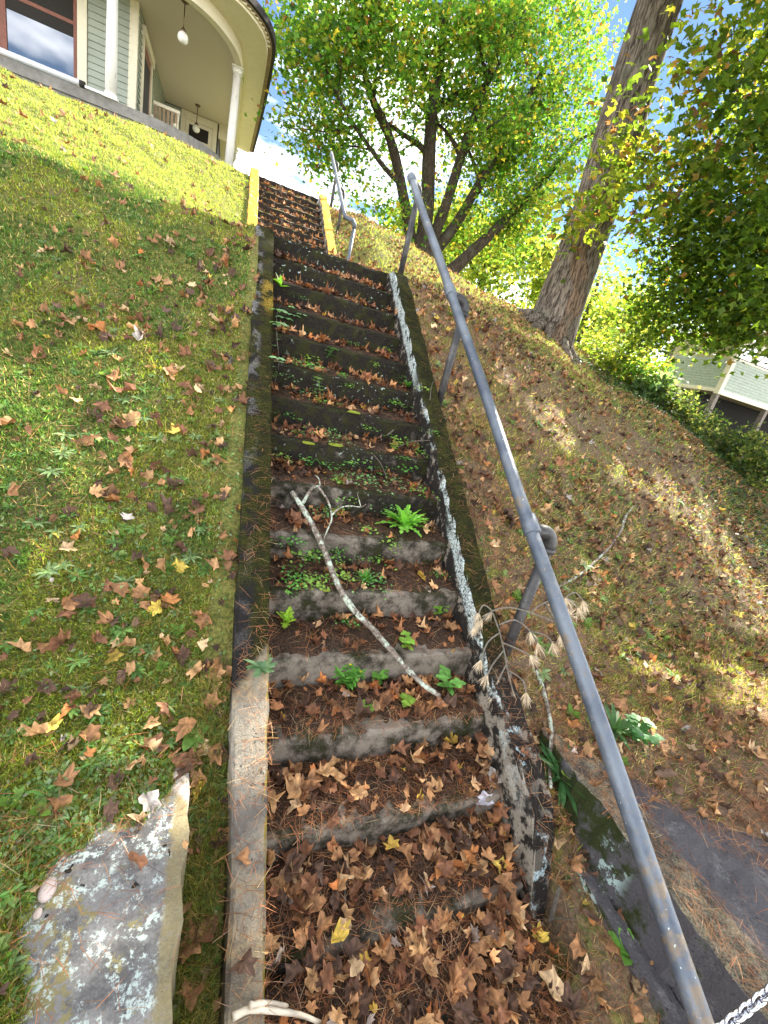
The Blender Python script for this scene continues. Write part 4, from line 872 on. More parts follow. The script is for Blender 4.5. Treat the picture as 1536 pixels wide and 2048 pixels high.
for i in range(nr + 1):
    y = SY + .1 + 1.7 * i / nr; dx = .012 * (i % 2 * 2 - 1); V += [(SX + .0 + dx, y, SZ1), (SX + .02 + dx, y, 2.12)]
cg.add(V, [(2 * i, 2 * i + 1, 2 * i + 3, 2 * i + 2) for i in range(nr)]); S_(cg, 'corrugated_panel', M_TIN)
V = []
for i in range(nr + 1):
    y = SY - .5 + 2.3 * i / nr; dz = .014 * (i % 2 * 2 - 1); V += [(SX - .35, y, 2.08 + dz), (SX + 2.6, y, 2.9 + dz), (17.8, y, 2.1 + dz)]
S_(MB().add(V, [(3 * i + q, 3 * i + q + 1, 3 * i + q + 4, 3 * i + q + 3) for i in range(nr) for q in (0, 1)]), 'roof', M_TIN)
S_(MB().box((SX + .03, SY + 1.9, SZ0), (17.5, SY + 2.0, 2.1)), 'back_wall', M_WOOD); S_(MB().box((SX + .1, SY + .04, SZ0 - .04), (17.5, 8.6, SZ0 + .02)), 'floor', M_WOOD)
S_(MB().box((SX + .4, SY + .7, -4), (17.5, 8.5, SZ0 - .05)), 'crawl_space_shade', M_VOID)  # black block painted in place of the deep shade under the floor
for x0, y0 in ((SX, SY), (SX + 2.4, SY), (SX, SY + 2.4)): S_(MB().box((x0, y0, -4.5), (x0 + .13, y0 + .13, SZ0 - .061)), 'support_post', M_WOOD)
e = MB().tube([tp(8.95, .35, -.2), tp(9.12, .45, .5), tp(9.45, .6, 1.35)], [.12, .10, .085], 9, wob=.25).build('wooden_post', M_WOOD, None, True); tag(e, 'leaning weathered grey stump post in front of the shed corner', 'post')

# ------------------------------------------------------------------ ground cover
def place(X_, Y_):
    if Y_ > 0 and -.14 < X_ < 1.22: return 'on the landing' if Y_ < UY else 'on the sunlit upper flight'
    if 0 < X_ < SW:
        kt = int(np.ceil(-Y_ / SD)); side = 'at left' if X_ < .36 else 'in the middle' if X_ < .72 else 'at right'
        lv = ('in the pile at the stair foot' if kt > 14 else 'on the lowest half-buried step' if kt == 14 else 'just above the lowest clear riser' if kt == 13 else 'just above the mossy riser' if kt == 12 else
              'just below the fallen branch' if kt == 11 else 'on the step crossed by the fallen branch' if kt > 8 else 'on the steps above the dandelion' if kt > 4 else 'on the topmost treads')
        return side + ' ' + lv
    if -.16 < X_ <= 0: return 'on top of the left cheek wall'
    if SW <= X_ < 1.22: return 'on top of the right cheek wall'
    if X_ < 0:
        return ('in the gap beside the left cheek wall' if X_ > -.29 and Y_ < -3 else 'close beside the left cheek wall' if X_ > -.42 else 'on the bank just above the left wall top' if Y_ < -2.5 else 'on the left bank below the dappled patch' if Y_ < -1.8 else 'on the upper left lawn' if Y_ > .1 else 'high on the shaded left bank')
    return ('in the gap beside the right cheek wall' if X_ < 1.36 and Y_ < -2.6 else 'beside the foot of the handrail posts' if X_ < 1.5 else 'low on the bank beyond the handrail' if Y_ < -2.4 else 'halfway up the bank right of the handrail' if Y_ < -1 else 'high on the bank towards the old maple')
r = np.random.default_rng(77)
def pn(x, y, f, s):      # smooth patch noise in 0..1
    v = 0
    for k in range(5):
        a_, b_, c_ = np.sin(s * 12.9 + k * 78.2), np.cos(s * 7.7 + k * 3.1), (s * 5.3 + k * 2.4) % 6.28
        v = v + np.sin(f * (1 + .45 * k) * (a_ * x + b_ * y) + c_) * np.cos(f * (1 + .3 * k) * (b_ * x - a_ * y) + 2 * c_) / (1 + .35 * k)
    return np.clip(.5 + .28 * v, 0, 1)
def inview(P, m=260):
    px, py, dz = proj(P); return (dz > .25) & (px > -m) & (px < 1536 + m) & (py > -m) & (py < 2048 + m)
def zone(x, y):
    ch = (x > .004) & (x < SW - .004) & (y < 5.02); cw = ((y > -3.8) | (x < .5)) & ((x >= -.142) & (x <= .004) | (x >= SW - .004) & (x <= 1.217)) & (y < 5.02)
    sl = (x > -1.6) & (x < -.27) & (y < -3.0) & (slab_dist_l(x, y) < 0); sr = (x > 1.36) & (y < -3.17) & (slab_dist_r(x, y) < 0)
    return ch, cw, sl, sr
def dead_leaf(r, nang, ring, curl):
    a_ = np.radians([-90, -72, -25, -2, 12, 34, 42, 60, 74, 90, 106, 120, 138, 146, 168, 182, 205, 252]); rd = np.array([.34, .50, .76, .66, .54, .97, .80, .62, .80, 1.10, .80, .62, .80, .97, .54, .66, .76, .50])
    if nang == 14: sel = [0, 2, 3, 4, 5, 7, 8, 9, 10, 11, 13, 14, 15, 16]; a_ = a_[sel]; rd = rd[sel]
    rd = rd * (1 + r.normal(0, .07, len(rd))); O = np.stack([np.cos(a_) * rd, np.sin(a_) * rd, 0 * a_], -1); m = len(O)
    if ring: O = np.vstack([[0, 0, 0], O * .5, O]); F = [(0, i + 1, (i + 1) % m + 1) for i in range(m)] + [(i + 1, m + i + 1, m + (i + 1) % m + 1) for i in range(m)] + [(i + 1, m + (i + 1) % m + 1, (i + 1) % m + 1) for i in range(m)]
    else: O = np.vstack([[0, 0, 0], O]); F = [(0, i + 1, (i + 1) % m + 1) for i in range(m)]
    x, y = O[:, 0].copy(), O[:, 1].copy(); c1, c2, ph = r.uniform(.5, 1.3) * curl, r.uniform(-.5, .8) * curl, r.uniform(0, 6.3)
    u = cos(ph) * x + sin(ph) * y; vv = -sin(ph) * x + cos(ph) * y
    O[:, 2] = c1 * .55 * u * u + c2 * .5 * vv * vv * np.sign(r.normal()) + .16 * np.sin(4 * u + ph) + .13 * np.sin(5 * vv + 2 * ph) + .10 * np.abs(x)
    if r.random() < .5:
        f_ = r.uniform(.7, 2.5); neg = x < 0; O[neg, 0] = x[neg] * cos(f_); O[neg, 2] += -x[neg] * sin(f_)
    O[:, 1] *= r.uniform(.75, 1.1)
    O[:, 0] -= .28 * c1 * u * u * cos(ph) * np.sign(u); O[:, 1] -= .28 * c1 * u * u * sin(ph) * np.sign(u)
    return O, np.array(F)
LC = [(.32, .16, .07), (.44, .25, .11), (.22, .10, .05), (.54, .37, .20), (.10, .056, .036), (.60, .43, .08), (.44, .39, .34), (.46, .19, .06)]
LN = ['brown', 'tan', 'russet', 'pale tan', 'blackish', 'yellow', 'silvery grey', 'orange']
LW = [6, 4.6, 5, 2.2, 6.5, .6, .45, 1.3]
nc = 120000; x = r.uniform(-4.6, 9.5, nc); y = r.uniform(-4.5, 5.1, nc); A = 14.1 * 9.6
ch, cw, sl, sr = zone(x, y)
den = np.where(x < -.14, 38 + 130 * (pn(x, y, 1.6, 3) > .55) + 300 * np.exp(-((x + .55) / .42) ** 2 - ((y + 2.75) / .42) ** 2) + 40 * np.exp(-((x + .3) / .12) ** 2) * (y > -1.8), 0)
den = np.where(x > 1.2, 110 + 380 * pn(x, y, 1.3, 9) ** 2 + 220 * np.exp(-((x - 1.45) / .25) ** 2) + 130 * (pn(x, y, 3.5, 5) > .5), den)
den = np.where((x > 1.2) & (y > .3), den * .9, den)
den = np.where((y > .3) & (x < -.1), 24, den)
fr = np.where(y < 0, np.mod(y / SD, 1), .5)
den = np.where(ch, np.where(y < -3.35, 886, np.where(y < -2.8, 760, np.where(y < 0, 430 * (.35 + fr), 210))), den)
kk = np.ceil(-y / SD); ff = np.mod(y / SD, 1); den = np.where(ch & (kk >= 11) & (kk <= 13) & (ff < .20), den * .18, den); den = np.where(ch & (kk == 14) & (ff < .25) & (np.abs(x - .5) < .2), 40, den)
den = np.where(cw, 9, den); den = np.where(sl, 5, den); den = np.where(sr, 12, den)
den = np.where((x > -.27) & (x < -.142) & (y < -3.1), 300, den); den = np.where((x > 1.217) & (x < 1.36) & (y < -2.6), 520, den); den = np.where((x > 1.05) & (x < 1.22) & (y < -3.8), 500, den)
den = np.where((np.abs(x - .5) < .6) & (y > 0) & (y < UY) & ch, 170, den)
keep = r.random(nc) < den / (nc / A); x, y = x[keep], y[keep]; z = surf(x, y); P = np.stack([x, y, z], -1); k = inview(P); P = P[k]; n_ = len(P)
ch, cw, sl, sr = zone(P[:, 0], P[:, 1]); dense = ch & (P[:, 1] < -3.0)
S = (.016 + .046 * r.random(n_) ** 1.35) * np.where(dense | (P[:, 0] < 0), .94, .84); S = np.where(r.random(n_) < .07, S * 1.3, S)
P[:, 2] += S * .16 + np.where(dense, r.random(n_) * .040, r.random(n_) * .014) + .004
un = snorm(P[:, 0], P[:, 1]); R = rotm(r, n_, 1, un)
ti = np.where(dense, .5, np.where(ch, .55, .40)); Rt = rotm(r, n_, 1.0, un)
# narrower tilt away from the ground normal
nn = un + (Rt[:, :, 2] - un) * ti[:, None]; nn /= np.linalg.norm(nn, axis=1, keepdims=True); t0 = R[:, :, 0]; t0 = t0 - nn * (t0 * nn).sum(1, keepdims=True); t0 /= np.linalg.norm(t0, axis=1, keepdims=True); R = np.stack([t0, np.cross(nn, t0), nn], -1)
ci = r.choice(8, n_, p=np.array(LW) / sum(LW)); ci = np.where((P[:, 1] > .2) & (r.random(n_) < .5), 1, ci)
lum = np.exp(r.normal(-.02, .33, n_)).clip(.4, 1.9)
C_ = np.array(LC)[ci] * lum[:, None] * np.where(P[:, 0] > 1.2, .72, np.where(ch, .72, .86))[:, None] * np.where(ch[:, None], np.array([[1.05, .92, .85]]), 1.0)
dist = np.linalg.norm(P - CAM, axis=1); px, py, dz = proj(P); infr = (px > 0) & (px < 1536) & (py > 0) & (py < 2048)
score = np.where(infr, S / dz, 0); top = np.argsort(-score)[:290]; isbig = np.zeros(n_, bool); isbig[top] = True
VV, FF, CC, base_ = [], [], [], 0
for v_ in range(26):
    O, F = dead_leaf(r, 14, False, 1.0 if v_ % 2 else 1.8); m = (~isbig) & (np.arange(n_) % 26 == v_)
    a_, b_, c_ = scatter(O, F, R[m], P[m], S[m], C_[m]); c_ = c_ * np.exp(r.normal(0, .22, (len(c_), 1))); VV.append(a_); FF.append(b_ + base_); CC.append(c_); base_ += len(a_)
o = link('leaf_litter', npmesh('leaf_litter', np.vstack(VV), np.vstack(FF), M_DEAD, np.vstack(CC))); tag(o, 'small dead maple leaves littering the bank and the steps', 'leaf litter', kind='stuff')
lib = {}
for i in top:
    key = (int(ci[i]), int(r.integers(0, 9)))
    if key not in lib:
        O, F = dead_leaf(r, 18, True, 1.0 if key[1] % 2 else 1.5); m = len(O); cc = np.array(LC[key[0]]) * np.exp(r.normal(-.03, .26, (m, 1))).clip(.5, 1.6)
        st = [(0, -.25, .02), (.03, -.25, .02), (.10, -1.0, .10), (.08, -1.0, .10)]; O = np.vstack([O, st]); F = np.vstack([F, [(m, m + 1, m + 2), (m, m + 2, m + 3)]]); cc = np.vstack([cc, np.tile((.22, .13, .08), (4, 1))])
        lib[key] = npmesh('fallen_leaf', O, F, M_DEAD, cc)
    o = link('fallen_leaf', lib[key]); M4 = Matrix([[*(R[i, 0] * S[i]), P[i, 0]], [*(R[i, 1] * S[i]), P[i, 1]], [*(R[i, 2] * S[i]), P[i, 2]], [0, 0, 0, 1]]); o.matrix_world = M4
    X_, Y_ = P[i, 0], P[i, 1]; where = 'on the bare left wall top' if sl[i] else 'on the dark right wall top' if sr[i] else place(X_, Y_)
    lb = '%s%s maple leaf %s' % ('large ' if S[i] > .045 else '', LN[ci[i]], where); tag(o, lb, 'leaf', lb)

# pine needles
nn_ = 44000; x = r.uniform(-1.6, 4.5, nn_); y = r.uniform(-4.45, 0, nn_); ch, cw, sl, sr = zone(x, y)
w_ = np.where(x < -.14, .10 + .5 * (slab_dist_l(x, y) > -.08) * (y < -3.25), .55 * np.exp(-((x - 1.6) / 1.2) ** 2) + .25 * (pn(x, y, 2, 4) > .5)); w_ = np.where(ch, np.where(y < -2.9, .8, .30), w_); w_ = np.where(cw, .45, w_)
w_ = np.where((x > 1.217) & (x < 1.36) & (y < -2.6) | (x > 1.05) & (x < 1.36) & (y < -3.8), 1, w_); w_ = np.where(sr & (x > 1.56), np.clip(.75 + slab_dist_r(x, y) * 3, .04, 1), w_); w_ = np.where((x > 1.56) & (y < -3.1) & ~sr, 1, w_); w_ = np.where(sl, np.clip(.25 + slab_dist_l(x, y) * .9, .05, 1), w_)
k = r.random(nn_) < w_; x, y = x[k], y[k]; P = np.stack([x, y, surf(x, y) + .006 + .014 * r.random(len(x))], -1); P = P[inview(P, 120)]; P = np.repeat(P, 3, 0); n_ = len(P)
P[:, :2] += r.normal(0, .030, (n_, 2)); P[:, 2] = surf(P[:, 0], P[:, 1]) + .008 + .012 * r.random(n_); un = snorm(P[:, 0], P[:, 1]); O = np.array([[-.015, -1, 0], [.015, -1, 0], [.065, .1, .06], [.035, .1, .06], [.0, 1, 0]]); F = np.array([(0, 1, 2), (0, 2, 3), (3, 2, 4)])
V, FF, CC = scatter(O, F, rotm(r, n_, .28, un), P, r.uniform(.025, .052, n_), pick(r, n_, [(.36, .15, .055), (.20, .08, .035), (.42, .27, .14)], [3, 3, 1], .3))
o = link('pine_needles', npmesh('pine_needles', V, FF, M_NEEDLE, CC)); tag(o, 'rust brown fallen pine needles on walls, steps and bank', 'pine needles', kind='stuff')

# moss and short grass: density falls with distance so that blades stay just visible
def polar(n, a0, a1, r0, r1, pw=1.0):
    a_ = np.radians(r.uniform(a0, a1, n)); rr = r0 * (r1 / r0) ** (r.random(n) ** pw); return CAM[0] + rr * np.sin(a_), CAM[1] + rr * np.cos(a_), rr
def cover(n, a0, a1, r0, r1, fn, name, lab, mat, hh, ww, cols_fn, lean=.7, pw=1.0, cat='grass'):
    x, y, rr = polar(n, a0, a1, r0, r1, pw); ch, cw, sl, sr = zone(x, y); k = ~(ch | cw | sl | sr) & (y > -4.5) & (y < 6.4) & (r.random(n) < fn(x, y)) & ~((y > 4.9) & (x < -.6) & (y > 6.3))
    x, y, rr = x[k], y[k], rr[k]; P = np.stack([x, y, terr(x, y) - .002], -1); k = inview(P, 100); P, rr = P[k], rr[k]; n_ = len(P); un = snorm(P[:, 0], P[:, 1]) * .6 + np.array([0, -.12, .5]); un /= np.linalg.norm(un, axis=1, keepdims=True)
    R = rotm(r, n_, lean, un); az = r.uniform(0, 6.28, n_); B = R[:, :, 2]; T = R[:, :, 0]; H = r.uniform(hh[0], hh[1], n_) * (1 + .05 * rr); W_ = r.uniform(ww[0], ww[1], n_) * (.6 + .27 * rr)
    V = np.stack([P - T * W_[:, None], P + T * W_[:, None], P + B * H[:, None] + R[:, :, 1] * (H * .35)[:, None]], 1).reshape(-1, 3)
    F = np.arange(3 * n_).reshape(-1, 3); C = np.repeat(cols_fn(P[:, 0], P[:, 1]), 3, 0); o = link(name, npmesh(name, V, F, mat, C)); tag(o, lab, cat, kind='stuff')
def gcol(x, y):
    m = pn(x, y, 1.9, 2); m2 = pn(x, y, 5.5, 8); n_ = len(x); base = np.where((m * .6 + m2 * .4)[:, None] > .52, np.array([[.20, .245, .04]]), np.array([[.085, .16, .035]]))
    dry = r.random(n_) < np.where(x > 1.2, .38, .13); base = np.where(dry[:, None], np.array([[.40, .33, .15]]), base); up = sm(.1, 1.2, y)[:, None]
    base = base * (1 - up) + np.array([[.30, .35, .10]]) * up; base = base * np.where(y > .1, r.uniform(.6, 1.15, n_), np.exp(r.normal(0, .38, n_)).clip(.35, 2.0))[:, None]; return base * (1 + r.normal(0, .08, (n_, 3)))  # upper lawn blades coloured paler to paint in their sunlit look
lf_ = lambda x, y: np.where(x < 0, .55 + .45 * pn(x, y, 3, 1), 0)
rf_ = lambda x, y: np.where(x > 1.2, np.where(y > .6, .8, .34 + .62 * (pn(x, y, 1.7, 12) > .50) * (y > -3.3) * (x > 1.6)), 0)
cover(210000, -30, 2, .55, 10.5, lf_, 'moss', 'yellow-green moss and fine turf covering the left bank', M_GRASS, (.007, .020), (.0026, .0048), gcol, 1.1, .8, 'moss')
cover(130000, -30, 2, .6, 11.5, lf_, 'lawn_grass', 'short grass blades on the left bank and the sunny upper lawn', M_GRASS, (.014, .038), (.0014, .0028), gcol, 1.0, .7)
cover(190000, 5, 75, 1.4, 12, rf_, 'bank_grass', 'thin patchy grass on the leaf strewn bank right of the steps', M_GRASS, (.016, .048), (.0015, .0028), gcol, 1.0, .8)
# wispy tufts beside the left cheek wall foot
nt_ = 5200; x = np.concatenate([r.uniform(-.27, -.15, nt_), r.uniform(-.55, -.15, 700)]); y = np.concatenate([r.uniform(-4.3, -2.9, nt_), r.uniform(-3.15, -2.4, 700)]); P = np.stack([x, y, terr(x, y)], -1); n_ = len(P); R = rotm(r, n_, 1.0)
H = r.uniform(.03, .085, n_); V = np.stack([P - R[:, :, 0] * .0010, P + R[:, :, 0] * .0010, P + R[:, :, 2] * (H * .6)[:, None] + R[:, :, 1] * (H * .15)[:, None] + R[:, :, 0] * .0009, P + R[:, :, 2] * (H * .6)[:, None] + R[:, :, 1] * (H * .15)[:, None] - R[:, :, 0] * .0009, P + R[:, :, 2] * H[:, None] + R[:, :, 1] * (H * .6)[:, None]], 1).reshape(-1, 3)
F = (np.array([(0, 1, 2), (0, 2, 3), (3, 2, 4)])[None] + (np.arange(n_) * 5)[:, None, None]).reshape(-1, 3); o = link('tuft_grass', npmesh('tuft_grass', V, F, M_GRASS, np.repeat(pick(r, n_, [(.12, .16, .03), (.32, .25, .08), (.20, .22, .04)], [2, 1.5, 1.5]), 5, 0))); tag(o, 'long wispy grass in the gap beside the left cheek wall', 'grass', kind='stuff')
# tiny broad leaves in the turf
x, y, rr = polar(46000, -32, 70, .7, 9, .9); ch, cw, sl, sr = zone(x, y); k = ~(ch | cw | sl | sr) & (y > -4.4) & (y < 5) & (r.random(len(x)) < np.where(x < 0, .25 + .75 * (pn(x, y, 4, 6) > .5), .30 * (pn(x, y, 3, 7) > .55))); x, y = x[k], y[k]
P = np.stack([x, y, terr(x, y) + .010 + .006 * r.random(len(x))], -1); k = inview(P, 80); P = P[k]; n_ = len(P); O, F = leafset(1, 'q', r, 1, None)
V, FF, CC = scatter(O, F, rotm(r, n_, .6, snorm(P[:, 0], P[:, 1])), P, r.uniform(.006, .018, n_), pick(r, n_, [(.09, .17, .04), (.15, .25, .07), (.22, .28, .14)], [3, 2, .8]))
o = link('small_leaf_cover', npmesh('small_leaf_cover', V, FF, M_WEED, CC)); tag(o, 'tiny round-leaved weeds creeping through the turf', 'ground cover', kind='stuff')
# ivy on the far right flank
x = r.uniform(4.2, 10.5, 26000); y = r.uniform(-4.2, 3.2, 26000); k = (r.random(26000) < sm(0, 1.4, (x - 5.6) - .55 * np.abs(y + .3) * 0 + .9 * (pn(x, y, 1.1, 15) - .5) + .5 * (y < -1))); x, y = x[k], y[k]
P = np.stack([x, y, terr(x, y) + r.uniform(.01, .11, len(x))], -1); P = P[inview(P, 100)]; n_ = len(P); O, F = leafset(1, 'q', r, 1, None)
V, FF, CC = scatter(O, F, rotm(r, n_, .9), P, r.uniform(.025, .05, n_), pick(r, n_, [(.025, .055, .022), (.05, .10, .04), (.20, .24, .18), (.12, .17, .03)], [4, 3, .5, 1]))
o = link('ivy_cover', npmesh('ivy_cover', V, FF, M_WEED, CC)); tag(o, 'dark green creeping ground cover on the far right flank of the bank', 'ground cover', kind='stuff')

# ------------------------------------------------------------------ individual weeds
def blade(O_, F_, C_, p0, d, up, ln, wd, c, segs=4, droop=.5, lobes=0, fold=.15):
    side = np.cross(d, up); side /= np.linalg.norm(side) + 1e-9; b0 = len(O_); p = np.array(p0, float); dd = np.array(d, float)
    for i in range(segs + 1):
        t = i / segs; ww = wd * (sin(pi * min(1, t * .92 + .06)) ** .8) * (1 if not lobes else (1.0 if i % 2 else .35)); 
        O_ += [p - side * ww + up * ww * fold, p, p + side * ww + up * ww * fold]; C_ += [c] * 3
        dd = dd - np.array([0, 0, droop / segs * (.3 + t)]); dd /= np.linalg.norm(dd); p = p + dd * ln / segs
    for i in range(segs):
        a_ = b0 + 3 * i; F_ += [(a_, a_ + 1, a_ + 4), (a_, a_ + 4, a_ + 3), (a_ + 1, a_ + 2, a_ + 5), (a_ + 1, a_ + 5, a_ + 4)]
def rosette(r, n, ln, wd, c, lift=.35, droop=.6, segs=4, lobes=0):
    O_, F_, C_ = [], [], []
    for k in range(n):
        a_ = 2.4 * k + r.normal(0, .2); el = lift * r.uniform(.5, 1.6) * (.5 + k / n); d = np.array([cos(a_) * cos(el), sin(a_) * cos(el), sin(el)]); up = np.array([-cos(a_) * sin(el), -sin(a_) * sin(el), cos(el)])
        blade(O_, F_, C_, (0, 0, .1 * wd), d, up, ln * r.uniform(.65, 1.1), wd * r.uniform(.8, 1.15), np.array(c) * r.uniform(.75, 1.25), segs, droop, lobes)
    return npmesh('rosette_weed', np.array(O_), np.array(F_), M_WEED, np.array(C_))
def put(me, name, p, label, cat, group=None, sc_=1.0, rot=None, tiltn=True):
    o = link(name, me); nrm = Vector(snorm(np.array([p[0]]), np.array([p[1]]))[0]) if tiltn else Vector((0, 0, 1)); q = Vector((0, 0, 1)).rotation_difference((nrm + Vector((0, 0, 1))).normalized())
    o.matrix_world = Matrix.Translation(Vector(p)) @ q.to_matrix().to_4x4() @ Matrix.Rotation(random.uniform(0, 6.28) if rot is None else rot, 4, 'Z') @ Matrix.Scale(sc_, 4); return tag(o, label, cat, group)
RS = [rosette(r, 15, .052, .0062, c_) for c_ in ((.12, .24, .06), (.18, .31, .08), (.24, .34, .15), (.10, .20, .05))] + [rosette(r, 10, .045, .012, c_, .5) for c_ in ((.12, .22, .03), (.18, .25, .07))]
cnt = 0; tries = 0
while cnt < 260 and tries < 4000:
    tries += 1; a_, b_, rr = polar(1, -30, 1, .75, 6.0, .9); x, y = float(a_[0]), float(b_[0])
    if x > -.17 or y > 1.6 or y < -4.2 or slab_dist_l(x, y) < .05 and y < -3 and x > -1.6: continue
    p = (x, y, float(terr(x, y)) + .004)
    if not inview(np.array([p]), 20)[0]: continue
    vi = random.randrange(6); wh = place(x, y); kd = ('dark green narrow-leaved', 'mid green narrow-leaved', 'pale green narrow-leaved', 'deep green narrow-leaved', 'broad-leaved green', 'pale broad-leaved')[vi]; lb = '%s rosette weed %s' % (kd, wh)
    put(RS[vi], 'rosette_weed', p, lb, 'weed', lb, random.uniform(.5, 1.0)); cnt += 1
cnt = 0
while cnt < 110 and tries < 9000:
    tries += 1; a_, b_, rr = polar(1, 22, 66, 1.9, 7.5, 1); x, y = float(a_[0]), float(b_[0])
    if x < 1.3 or y > .5 or (x > 1.34 and y < -3.1 and slab_dist_r(x, y) < .06): continue
    p = (x, y, float(terr(x, y)) + .006)
    if not inview(np.array([p]), 20)[0]: continue
    vi = random.randrange(6); kd = ('dark green narrow-leaved', 'mid green narrow-leaved', 'pale green narrow-leaved', 'deep green narrow-leaved', 'broad-leaved green', 'pale broad-leaved')[vi]; lb = '%s rosette weed %s' % (kd, place(x, y))
    put(RS[vi], 'rosette_weed', p, lb, 'weed', lb, random.uniform(.7, 1.5)); cnt += 1
def special(me, px, py, label, sc_=1.0, name='weed', dz=.012, rot=None):
    p = at(px, py); sc_ *= 1.4; return put(me, name, (p[0], p[1], p[2] + dz), label, 'weed', None, sc_, rot)
special(rosette(r, 40, .125, .019, (.20, .44, .06), .75, 1.1, 10, 1), 805, 1060, 'large jagged-leaved dandelion plant spilling over a step edge near the right cheek wall', 1.0, 'dandelion_plant', .02)
special(rosette(r, 9, .060, .017, (.36, .55, .06), .9, .4, 6, 1), 572, 1250, 'bright yellow-green lobed weed against the left cheek wall', 1.0, 'lobed_weed')
special(rosette(r, 26, .055, .0045, (.10, .25, .04), .7, .5), 728, 1165, 'spiky green rosette on the step beside the fallen branch')
special(rosette(r, 16, .058, .008, (.11, .20, .09), .3, .5), 522, 1340, 'blue-green rosette lying across the left cheek wall', 1.0, 'rosette_weed')
special(rosette(r, 6, .07, .022, (.10, .26, .05), .6, .4), 815, 778, 'broad-leaved dock plant beside the white lichen on the right', 1.0, 'dock_plant')
special(rosette(r, 7, .07, .018, (.16, .34, .05), .9, .6), 560, 578, 'soft green seedling high on the left of the steps')
special(rosette(r, 18, .13, .010, (.05, .13, .04), .45, .6), 1120, 1560, 'dark strappy rosette between the right cheek wall and the retaining wall', 1.0, 'strap_leaved_weed')
special(rosette(r, 14, .11, .009, (.06, .14, .04), .6, .6), 1098, 1530, 'upright strappy rosette against the tip of the grey stick', .85, 'strap_leaved_weed')
special(rosette(r, 5, .035, .010, (.30, .45, .06), .9, .3), 1122, 1562, 'tiny lime green seedling in the heart of the strappy rosette', 1.0, 'seedling', .05)
special(rosette(r, 24, .10, .008, (.07, .15, .05), .8, .5), 1225, 1465, 'grassy rosette behind the lower handrail at the top of the retaining wall', 1.0, 'strap_leaved_weed')
special(rosette(r, 9, .06, .016, (.14, .32, .05), .4, .5), 1250, 1905, 'small green plant in the gap below the lower end of the handrail', 1.0, 'weed')
special(rosette(r, 8, .05, .014, (.16, .30, .05), .4, .5), 385, 1475, 'round-leaved clover seedling near the tip of the left wall top')
def stemmed(r, stems, h, nl, ll, lw, c, spread=.5, flower=None):
    O_, F_, C_ = [], [], []
    for s_ in range(stems):
        a_ = r.uniform(0, 6.28); d = np.array([cos(a_) * spread, sin(a_) * spread, 1.0]); d /= np.linalg.norm(d); p = np.zeros(3); up0 = np.array([0, 0, 1.0])
        for k in range(nl):
            q = p + d * h / nl; sd_ = np.cross(d, [1, 0, 0]); sd_ /= np.linalg.norm(sd_); b0 = len(O_); O_ += [p - sd_ * .0018, p + sd_ * .0018, q + sd_ * .0015, q - sd_ * .0015]; C_ += [np.array(c) * .8] * 4; F_ += [(b0, b0 + 1, b0 + 2), (b0, b0 + 2, b0 + 3)]; p = q
            for u in range(2 if k < nl - 1 else 4):
                an = 1.57 * k + u * (pi if k < nl - 1 else pi / 2) + a_; ld = np.array([cos(an), sin(an), .25]); ld /= np.linalg.norm(ld); blade(O_, F_, C_, p, ld, up0, ll * r.uniform(.7, 1.1) * (1 - .3 * k / nl), lw, np.array(c) * r.uniform(.8, 1.25), 3, .5)
            d = d + r.normal(0, .12, 3); d /= np.linalg.norm(d)
        if flower and s_ < 2: 
            for u in range(6): blade(O_, F_, C_, p, np.array([cos(u), sin(u), .5]), up0, .006, .0025, flower, 2, 0)
    return npmesh('weed', np.array(O_), np.array(F_), M_WEED, np.array(C_))
special(stemmed(r, 5, .08, 7, .045, .0045, (.10, .26, .04), .5, (.7, .6, .03)), 690, 1375, 'narrow-leaved weed with a tiny yellow flower at a riser foot', 1.0, 'flowering_weed')
special(stemmed(r, 3, .07, 3, .04, .012, (.16, .36, .08), .5), 893, 1385, 'pale green mint-like seedling near the right end of a low step')
special(stemmed(r, 4, .045, 3, .028, .009, (.13, .30, .05), .6), 756, 1365, 'small shiny seedling next to the narrow-leaved weed')
special(stemmed(r, 4, .06, 4, .026, .009, (.24, .38, .05), .5), 785, 905, 'yellowish leafy weed halfway up on the right half of the steps')
special(stemmed(r, 3, .05, 3, .030, .009, (.20, .36, .05), .5), 810, 1300, 'yellow-green seedling where the fallen branch crosses a riser')
special(stemmed(r, 3, .05, 3, .030, .010, (.20, .38, .05), .5), 876, 1235, 'bright seedling near the right cheek wall below the dandelion')
special(stemmed(r, 2, .10, 5, .040, .008, (.17, .30, .08), .3), 640, 800, 'tall thin weed with lobed leaves in the middle of the flight')
special(stemmed(r, 3, .06, 3, .045, .013, (.13, .28, .08), .5), 652, 720, 'broad-leaved seedling under the vine')
special(stemmed(r, 10, .05, 4, .020, .007, (.07, .20, .05), .9, (.30, .22, .55)), 1270, 1480, 'mat of ground ivy with a violet flower beyond the retaining wall rim', 1.5, 'ground_ivy')
special(stemmed(r, 3, .03, 2, .025, .009, (.22, .36, .05), .6), 808, 1415, 'tiny three-leaved seedling below the lower end of the fallen branch')
special(stemmed(r, 3, .03, 2, .025, .009, (.18, .32, .05), .6), 728, 1430, 'grey-green seedling among leaves above the mossy riser')
